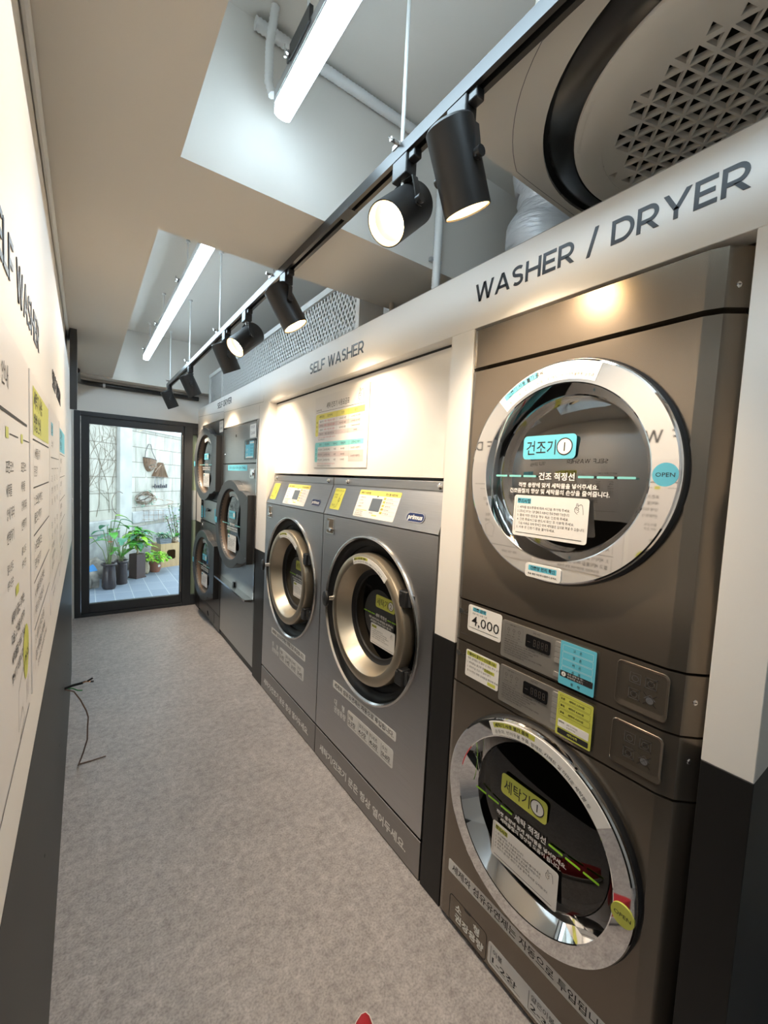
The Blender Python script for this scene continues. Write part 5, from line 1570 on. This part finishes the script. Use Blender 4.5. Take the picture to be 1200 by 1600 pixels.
def tall_dryer():
    t = thing('tumble_dryer', 'tall single steel dryer with one black round door, left of the large washers', 'dryer', right_frame(XR, 3.912, 0.0))
    W_ = 0.925
    g = G(); g.box(0.004, W_ - 0.004, 1.567, 1.868, -0.05, 0, DSTEEL); g.build('upper_panel', t, bevel=0.003)
    g = G(); g.plate_hole(0.004, W_ - 0.004, 0.562, 1.560, 0.45, 1.075, 0.30, -0.03, 0, DSTEEL); g.build('front_panel', t)
    g = G(); g.box(0.004, W_ - 0.004, 0.055, 0.545, -0.05, 0, DSTEEL); g.build('lower_panel', t, bevel=0.003)
    g = G(); g.box(0.01, W_ - 0.01, 0.01, 1.86, -0.75, -0.055, CHAR); g.box(0.0, W_, 0.0, 0.052, -0.6, -0.012, BLACKP); g.build('cabinet', t)
    g = G(); g.box(W_ - 0.02, W_ - 0.002, 0.56, 1.875, -0.04, 0.004, SATIN); g.build('side_trim', t)
    g = G(); g.prism([(0.0, 0.0), (0.062, 0.012), (0.062, 0.026), (0.0, 0.022)], 0.02, 0.90, SATIN)
    g.v = [(z, y + 0.540, x) for x, y, z in g.v]; g.box(0.42, 0.45, 0.556, 0.59, 0.0, 0.014, PLASTIC)
    g.build('lint_drawer_handle', t)
    g = G(Matrix.Translation((0.622, 1.592, 0))); g.rr(0, 0, 0.272, 0.150, 0.004, 0, 0.006, DISPLAY)
    z = 0.0066; g.rect(0.035, 0.012, 0.225, 0.135, BLUE, z); g.rect(0.045, 0.112, 0.125, 0.142, CHAR, z + 0.0004)
    for k in range(3): g.rect(0.14 + k * 0.032, 0.118, 0.165 + k * 0.032, 0.13, PAPER, z + 0.0004)
    g.text('시작', 0.05, 0.062, 0.026, PAPER, z=z + 0.0004); g.text('30분', 0.05, 0.030, 0.022, PAPER, z=z + 0.0004)
    para(g, ('고온 30분', '중온 30분', '저온 30분', '송풍 10분'), 0.155, 0.10, 0.014, 0.022, z=z + 0.0004); g.rect(0.05, 0.014, 0.21, 0.022, PAPER, z + 0.0004)
    g.build('control_screen', t)
    def price(g):
        g.text('건조 금액', 0.02, 0.07, 0.022, NAVY, z=0.001); g.text('5,000', 0.02, 0.022, 0.036, INK, z=0.001, w=0.095)
    sticker_body(t, 0.735, 1.752, 0.135, 0.10, 0.006, price, 'price_sticker')
    g = G(Matrix.Translation((0.165, 1.507, 0))); g.rr(0, 0, 0.525, 0.046, 0.004, 0, SZ, BLUE); g.text('건조기 문을 당겨서 열어 주세요', 0.03, 0.013, 0.028, INK, w=0.46, z=0.001); g.build('notice_strip', t)
    g = G(Matrix.Translation((0.765, 1.452, 0))); g.rr(0, 0, 0.10, 0.072, 0.008, 0, 0.004, SATIN); g.prism(circ(0.062, 0.042, 0.022, 18), 0.004, 0.012, CHROME); g.rect(0.018, 0.012, 0.034, 0.06, REVEAL, 0.0045); g.build('coin_slot', t)
    G(Matrix.Translation((0.06, 1.645, 0))).lathe([(0.012, 0), (0.010, 0.005), (0, 0.006)], CHROME, n=16).build('lock_screw', t)
    G(Matrix.Translation((0.38, 1.79, 0))).lathe([(0.012, 0), (0.012, 0.003), (0, 0.004)], PLASTIC, n=16).build('round_sensor', t)
    far_door(t, (0.455, 1.075), 0.355, 0.415, '5', '건조기')
    return t
tall_dryer()

def twin_dryer():
    t = thing('stacked_dryer', 'dark two-door stack dryer in the far corner beside the glass door', 'dryer', right_frame(XR, 4.762, 0.0))
    W_ = 0.845
    g = G(); g.plate_hole(0.004, W_ - 0.004, 1.215, 1.962, 0.41, 1.565, 0.295, -0.03, 0, DDARK); g.build('upper_front', t)
    g = G(); g.plate_hole(0.004, W_ - 0.004, 0.165, 0.985, 0.41, 0.565, 0.295, -0.03, 0, DDARK); g.build('lower_front', t)
    g = G(); g.box(0.004, W_ - 0.004, 0.993, 1.207, -0.05, 0, DSTEEL); m = g.build('control_panel', t, bevel=0.003)
    g = G(); g.box(0.004, W_ - 0.004, 0.02, 0.160, -0.05, 0, DDARK); g.rr(0.14, 0.04, 0.65, 0.145, 0.01, 0, 0.002, DDARK); g.prism([(0.36, 0.06), (0.44, 0.06), (0.40, 0.10)], 0.002, 0.008, PLASTIC); g.build('service_panel', t, bevel=0.003)
    g = G(); g.box(0.01, W_ - 0.01, 0.0, 1.955, -0.75, -0.055, CHAR); g.build('cabinet', t)
    for (u, v) in ((0.03, 1.005), (0.68, 1.01)):
        g = G(Matrix.Translation((u, v, 0))); g.rr(0, 0, 0.085, 0.19, 0.004, 0, 0.003, DISPLAY); g.rect(0.008, 0.005, 0.077, 0.13, BLUE, 0.0034)
        para(g, ('고온', '중온', '저온', '송풍'), 0.016, 0.105, 0.02, 0.027, z=0.0038)
        for k in range(4): g.rect(0.012 + k * 0.016, 0.16, 0.024 + k * 0.016, 0.178, DIGIT, 0.0034)
        g.build('control_display', m)
    for (u, v, b) in ((0.15, 1.02, 0), (0.58, 1.03, 0)):
        g = G(Matrix.Translation((u, v, 0))); g.prism([(0.0, 0.0), (0.055, 0.0), (0.055, 0.075), (0.075, 0.075), (0.027, 0.115), (-0.02, 0.075), (0.0, 0.075)] if b == 0 and u < 0.3 else [(0, 0), (0.055, 0), (0.055, 0.11), (0, 0.11)], 0, SZ, BLUE); g.build('arrow_sticker', m)
    g = G(Matrix.Translation((0.30, 1.09, 0))); g.prism([(0, 0), (0.10, 0.01), (0.115, 0.03), (0.05, 0.04)], 0, 0.02, PLASTIC); g.build('latch', m)
    for v in (0.90, 0.89):
        pass
    g = G(Matrix.Translation((0.06, 0.905, 0))); g.rr(0, 0, 0.07, 0.06, 0.006, 0, 0.004, SATIN); g.prism(circ(0.04, 0.03, 0.016, 14), 0.004, 0.01, CHROME); g.build('coin_slot', t)
    g = G(Matrix.Translation((0.70, 0.90, 0))); g.rr(0, 0, 0.07, 0.06, 0.006, 0, 0.004, SATIN); g.rect(0.03, 0.015, 0.05, 0.045, REVEAL, 0.0045); g.build('coin_slot', t)
    def price(g):
        g.text('건조 금액', 0.02, 0.072, 0.022, NAVY, z=0.001); g.text('4,000', 0.02, 0.022, 0.036, INK, z=0.001, w=0.085)
    sticker_body(t, 0.695, 1.852, 0.125, 0.10, 0.006, price, 'price_sticker')
    far_door(t, (0.385, 1.562), 0.352, 0.405, '3', '건조기')
    far_door(t, (0.385, 0.565), 0.345, 0.400, '4', '건조기')
    return t
twin_dryer()

# ================================================================== PRICE BOARD AND POSTERS
def price_board():
    t = thing('price_board', 'price list board with yellow and teal tables above the two large washers', 'price board', right_frame(XR + 0.0545, 2.188, 1.535))
    g = G(); W_, H_ = 0.552, 0.388
    g.box(0, W_, 0, H_, 0, 0.004, mat('board_white', (0.74, 0.72, 0.70), 0.5)); b = g.build('board', t)
    g = G(); z = 0.0046
    g.text('세탁·건조기 사용요금표', 0.135, 0.318, 0.034, INK, w=0.24, z=z, res=2)
    g.text('laundry day', 0.015, 0.311, 0.014, INK, z=z)
    g.line([(0.012, 0.303), (0.525, 0.303)], 0.0016, INK, z); hand_icon(g, 0.475, 0.345, 0.058, INK, z)
    # washer table
    x0, x1, y1 = 0.045, 0.52, 0.292
    g.rr(0.012, 0.172, 0.046, 0.292, 0.012, 0.004, 0.0042, YEL2); g.rect(0.035, 0.262, x1, 0.292, YEL2, 0.0044)
    for k, s in enumerate('세탁기'): g.text(s, 0.029, 0.242 - k * 0.024, 0.016, INK, align='c', z=z)
    cols = (0.085, 0.175, 0.315, 0.44)
    for c_, s in zip(cols, ('세탁코스', '코스방식', '소형', '대형')): g.text(s, c_, 0.271, 0.016, INK, align='c', z=z + 0.0002)
    rows = (('표준코스', '세탁 + 헹굼 2회 + 탈수', '3,500원 30분', '6,000원 30-35분'), ('강력코스', '세탁 + 헹굼 3회 + 탈수', '4,000원 34분', '6,500원 35-40분'), ('이불코스', '세탁 + 헹굼 3회 + 탈수', '4,500원 37분', '7,000원 40-45분'), ('헹굼코스', '헹굼 + 탈수 추가 시', '-', '500원'))
    for k, r in enumerate(rows):
        yb = 0.262 - 0.0225 * (k + 1)
        if k % 2: g.rect(x0, yb, x1, yb + 0.0225, PINKG, 0.0044)
        for c_, s in zip(cols, r): g.text(s, c_, yb + 0.006, 0.0125, REDINK if (c_ == cols[1] and k < 3) else INK, align='c', z=z + 0.0002)
    for x in (0.252, 0.372): g.line([(x, 0.292), (x, 0.172)], 0.0006, INK, z + 0.0002)
    g.text('※ 세탁 시간은 세탁물의 양에 따라 달라질 수 있습니다', 0.045, 0.160, 0.009, REDINK, z=z); g.text('헹굼 코스 별도 추가', 0.050, 0.149, 0.0095, INK, z=z)
    # dryer table
    g.rr(0.012, 0.030, 0.046, 0.138, 0.012, 0.004, 0.0042, TEAL); g.rect(0.035, 0.112, x1, 0.138, TEAL, 0.0044)
    for k, s in enumerate('건조기'): g.text(s, 0.029, 0.092 - k * 0.024, 0.016, INK, align='c', z=z)
    cols = (0.078, 0.155, 0.245, 0.325, 0.45)
    for c_, s in zip(cols, ('용량', '코스방식', '기본시간', '기본금액', '건조시간 추가')): g.text(s, c_, 0.119, 0.014, INK, align='c', z=z + 0.0002)
    for k, r in enumerate((('소형건조기', '고온/중온/저온', '40분', '4,000원', '500원당 10분추가'), ('중형건조기', '고온/중온/저온', '30분', '4,000원', ''), ('대형건조기', '고온/중온/저온', '30분', '5,000원', ''))):
        yb = 0.112 - 0.0275 * (k + 1)
        if k == 1: g.rect(x0, yb, 0.385, yb + 0.0275, PINKG, 0.0044)
        for c_, s in zip(cols, r): 
            if s: g.text(s, c_, yb + 0.008, 0.0125, INK, align='c', z=z + 0.0002)
    g.rect(0.386, 0.030, x1, 0.0845, PINKG, 0.0044); g.text('500원당 5분추가', 0.45, 0.053, 0.0125, INK, align='c', z=z + 0.0002)
    for x in (0.115, 0.386): g.line([(x, 0.138), (x, 0.030)], 0.0006, INK, z + 0.0002)
    g.text('※ 건조기 추가 시간은 기본시간 종료 전에만 가능합니다', 0.045, 0.018, 0.009, REDINK, z=z); g.text('사용 후에는 문을 열어 두시기 바랍니다', 0.05, 0.007, 0.0095, INK, z=z)
    g.build('printing', b)
price_board()

POST = mat('poster_board', (0.74, 0.71, 0.69), 0.42)
def poster(y0, y1, lab, fn):
    t = thing('poster', lab, 'poster', left_frame(XL, y0, 1.075), 'instruction boards on the left wall')
    W_, H_ = y1 - y0, 0.553
    b = G().box(0, W_, 0, H_, 0, 0.004, POST).build('board', t)
    g = G(); fn(g, W_, H_, 0.0045); g.build('printing', b)
def ruled(g, W_, ys, z, wd=0.0022):
    for y in ys: g.line([(0.03, y), (W_ - 0.03, y)], wd, INK, z)
def poster_a(g, W_, H_, z):
    ruled(g, W_, (0.455,), z, 0.004)
    g.text('세탁기 코스 안내', 0.03, 0.485, 0.03, INK, z=z)
    for k, x in enumerate((0.06, 0.21, 0.35)):
        g.rect(x, 0.425, x + 0.022, 0.438, YEL, z); g.line([(x + 0.03, 0.431), (x + 0.11, 0.431)], 0.0015, INK, z)
        para(g, ('표준코스', '세탁물', '양에 따라', '선택하기'), x, 0.385, 0.017, 0.028, z=z); para(g, ('물의 온도', '냉수 온수'), x, 0.265, 0.013, 0.02, z=z)
    g.rect(0.28, 0.222, 0.31, 0.235, YEL, z)
    para(g, ('세탁이 끝난 후에는', '다음 고객을 위하여', '세탁물을 바로 꺼내', '주시기 바랍니다'), 0.24, 0.195, 0.017, 0.026, z=z, bold=0.01)
    P = [(W_ - 0.07 + 0.035 * math.cos(a) * (1 + 0.08 * math.sin(3 * a)), 0.11 + 0.042 * math.sin(a)) for a in [2 * PI * i / 24 for i in range(24)]]
    g.poly(P, YEL, z); 
    for q in range(10): g.line([(W_ - 0.10 + 0.006 * q, 0.09 + 0.006 * (q % 4)), (W_ - 0.092 + 0.006 * q, 0.102 + 0.006 * (q % 3))], 0.0022, INK, z + 0.0003)
    g.line([(W_ - 0.11, 0.10), (W_ - 0.16, 0.085), (W_ - 0.165, 0.03), (W_ - 0.12, 0.045), (W_ - 0.10, 0.02), (W_ - 0.15, -0.0 + 0.012)], 0.0018, INK, z)
    for q in range(4): g.line([(W_ - 0.07 + 0.01 * q, 0.062), (W_ - 0.075 + 0.01 * q, 0.03)], 0.0012, INK, z)
    ruled(g, W_, (0.008,), z)
def poster_b(g, W_, H_, z):
    g.rect(0.045, H_ - 0.105, W_ - 0.035, H_ - 0.02, YEL, z); g.text('세탁기 사용', 0.06, H_ - 0.055, 0.036, INK, z=z + 0.0003, bold=0.01); g.text('방법 안내', 0.06, H_ - 0.095, 0.036, INK, z=z + 0.0003, bold=0.01)
    for k in range(5):
        y = H_ - 0.113 - k * 0.085
        g.line([(0.04, y), (W_ - 0.03, y)], 0.0026, INK, z)
        para(g, (('1. 세탁물 넣기', '문 닫기'), ('2. 코스를 선택하고', '물온도 선택하기'), ('3. 카드결제 또는', '동전 투입하기'), ('4. 세제와 섬유유연제는', '자동으로 투입됩니다'), ('5. 세탁이 끝나면 문을', '열고 세탁물을 꺼내세요'))[k], 0.06, y - 0.032, 0.022, 0.032, z=z)
        g.line([(0.045, y - 0.01), (0.045, y - 0.075)], 0.001, INK, z)
    g.text('문의사항은 관리자에게 연락 주세요', 0.10, 0.010, 0.015, INK, z=z)
def poster_c(g, W_, H_, z):
    g.rect(0.05, H_ - 0.075, 0.13, H_ - 0.04, BLUE, z); g.text('건조기', 0.055, H_ - 0.068, 0.026, INK, z=z + 0.0003); g.text('코스 안내', 0.055, H_ - 0.105, 0.02, INK, z=z)
    ruled(g, W_, (H_ - 0.135, 0.06), z)
    for k in range(3):
        x = 0.06 + k * 0.125
        g.line([(x, H_ - 0.165), (x + 0.09, H_ - 0.165)], 0.0015, INK, z); para(g, ('고온', '면 수건', '이불', '', '중온', '30분'), x, H_ - 0.20, 0.02, 0.032, z=z)
    para(g, ('열에 약한 섬유는', '저온으로 건조하세요', '시간 추가 가능'), 0.06, 0.165, 0.018, 0.028, z=z); g.text('매장 이용 안내문', 0.10, 0.025, 0.015, INK, z=z)
    g.line([(0.27, 0.16), (0.30, 0.19), (0.34, 0.17), (0.33, 0.11), (0.28, 0.10), (0.27, 0.16)], 0.0014, INK, z)
def poster_d(g, W_, H_, z):
    g.rect(0.03, H_ - 0.105, W_ - 0.03, H_ - 0.02, BLUE, z); g.text('건조기 사용', 0.05, H_ - 0.055, 0.034, INK, z=z + 0.0003); g.text('방법 안내', 0.05, H_ - 0.093, 0.034, INK, z=z + 0.0003)
    for k in range(5):
        y = H_ - 0.113 - k * 0.085
        g.line([(0.03, y), (W_ - 0.03, y)], 0.0024, INK, z); para(g, (('1. 세탁물을 넣고', '문 닫기'), ('2. 온도를 선택', '하기'), ('3. 카드결제 또는', '동전 투입하기'), ('4. 종료 시간을', '확인하세요'), ('5. 문을 열어두세요', '감사합니다'))[k], 0.05, y - 0.032, 0.021, 0.032, z=z)
poster(0.435, 0.893, 'white board of washer courses with a lime cartoon bubble, nearest poster on the left wall', poster_a)
poster(0.915, 1.372, 'white board with a lime-yellow heading block, second poster on the left wall', poster_b)
poster(1.392, 1.866, 'white board with small blue tag, columns of text, third on the left wall', poster_c)
poster(1.884, 2.372, 'white board with a sky-blue heading block, farthest poster on the left wall', poster_d)

# ================================================================== SMALL THINGS
t = thing('loose_wires', 'bundle of loose electrical wires poking out of the black left wall panel', 'wires', Matrix.Translation((XL, 2.38, 0.437)))
COPPER = mat('copper', (0.55, 0.30, 0.16), 0.35, 1.0); GREENW = mat('green_wire', (0.04, 0.28, 0.07), 0.5); BRW = mat('brown_wire', (0.20, 0.13, 0.10), 0.5)
g = G(); g.tube([(0, 0, 0), (0.03, 0, 0.008), (0.07, -0.01, 0.016)], 0.006, RUBBER, 8); g.tube([(0.0, 0.006, 0.0), (0.035, 0.008, 0.006), (0.08, 0.01, 0.012)], 0.0035, RUBBER, 6); g.build('black_wire', t)
g = G(); g.tube([(0.065, -0.009, 0.015), (0.09, -0.012, 0.022)], 0.0025, COPPER, 6); g.tube([(0.075, 0.01, 0.012), (0.105, 0.012, 0.004)], 0.0025, COPPER, 6); g.build('bare_copper', t)
g = G(); g.tube([(0.088, -0.012, 0.021), (0.108, -0.014, 0.032)], 0.0045, RUBBER, 6); g.tube([(0.10, 0.012, 0.006), (0.112, 0.012, 0.004)], 0.0045, RUBBER, 6); g.build('wire_tip', t)
g = G(); g.tube([(0.004, 0, 0.0), (0.03, -0.004, -0.004), (0.05, -0.006, -0.018), (0.068, -0.006, -0.022)], 0.003, GREENW, 6); g.build('green_wire', t)
g = G()
pts = [(0.0, 0, -0.004), (0.035, 0, -0.022), (0.06, 0, -0.07), (0.083, 0, -0.13), (0.091, 0, -0.165), (0.088, 0, -0.21), (0.087, 0.0, -0.275), (0.07, 0.01, -0.345), (0.053, 0.05, -0.418), (0.050, 0.068, -0.433), (0.056, 0.076, -0.4335), (0.10, 0.075, -0.433), (0.165, 0.078, -0.432)]
g.tube(pts, 0.0032, BRW, 6); g.build('long_brown_wire', t)

# toe of a red and white shoe on the floor
t = thing('shoe', 'red and white sneaker toe at the bottom edge of the picture', 'shoe', Matrix.Translation((0.560, 0.765, 0)) @ Matrix.Rotation(math.radians(-40), 4, 'Z'))
RED = mat('red_canvas', (0.45, 0.02, 0.03), 0.6); SOLE = mat('sole_white', (0.72, 0.70, 0.66), 0.6)
def shoe_shell(zs, grow, m, name, close_top=True, ymax=0.10):
    vs, fs = [], []
    n = 28
    for zi, (z, k) in enumerate(zs):
        for j in range(n):
            a = 2 * PI * j / n
            x = 0.045 * k * math.cos(a) * (1 + 0.12 * math.sin(a))
            y = -0.13 + (0.235 if math.sin(a) > 0 else 0.13) * math.sin(a) * (k if math.sin(a) > 0 else 1) * 0.98
            vs.append((x + grow * math.cos(a), y + grow * math.sin(a), z + (0.012 * max(0, -math.sin(a)))))
    for i in range(len(zs) - 1):
        for j in range(n):
            fs.append((i * n + j, i * n + (j + 1) % n, (i + 1) * n + (j + 1) % n, (i + 1) * n + j))
    fs.append(tuple(range(n - 1, -1, -1))); fs.append(tuple((len(zs) - 1) * n + j for j in range(n)))
    g = G(); g.add(vs, fs, m, True); return g.build(name, t)
shoe_shell([(0.0, 0.97), (0.004, 1.0), (0.022, 1.0)], 0.004, SOLE, 'sole')
shoe_shell([(0.020, 1.0), (0.034, 0.97), (0.046, 0.86), (0.056, 0.66), (0.060, 0.45)], 0.0, RED, 'upper')
g = G(); g.prism([(-0.042, -0.06), (-0.018, -0.05), (-0.016, 0.03), (-0.028, 0.04), (-0.040, 0.0)], 0.052, 0.0575, SOLE); g.build('white_patch', t)
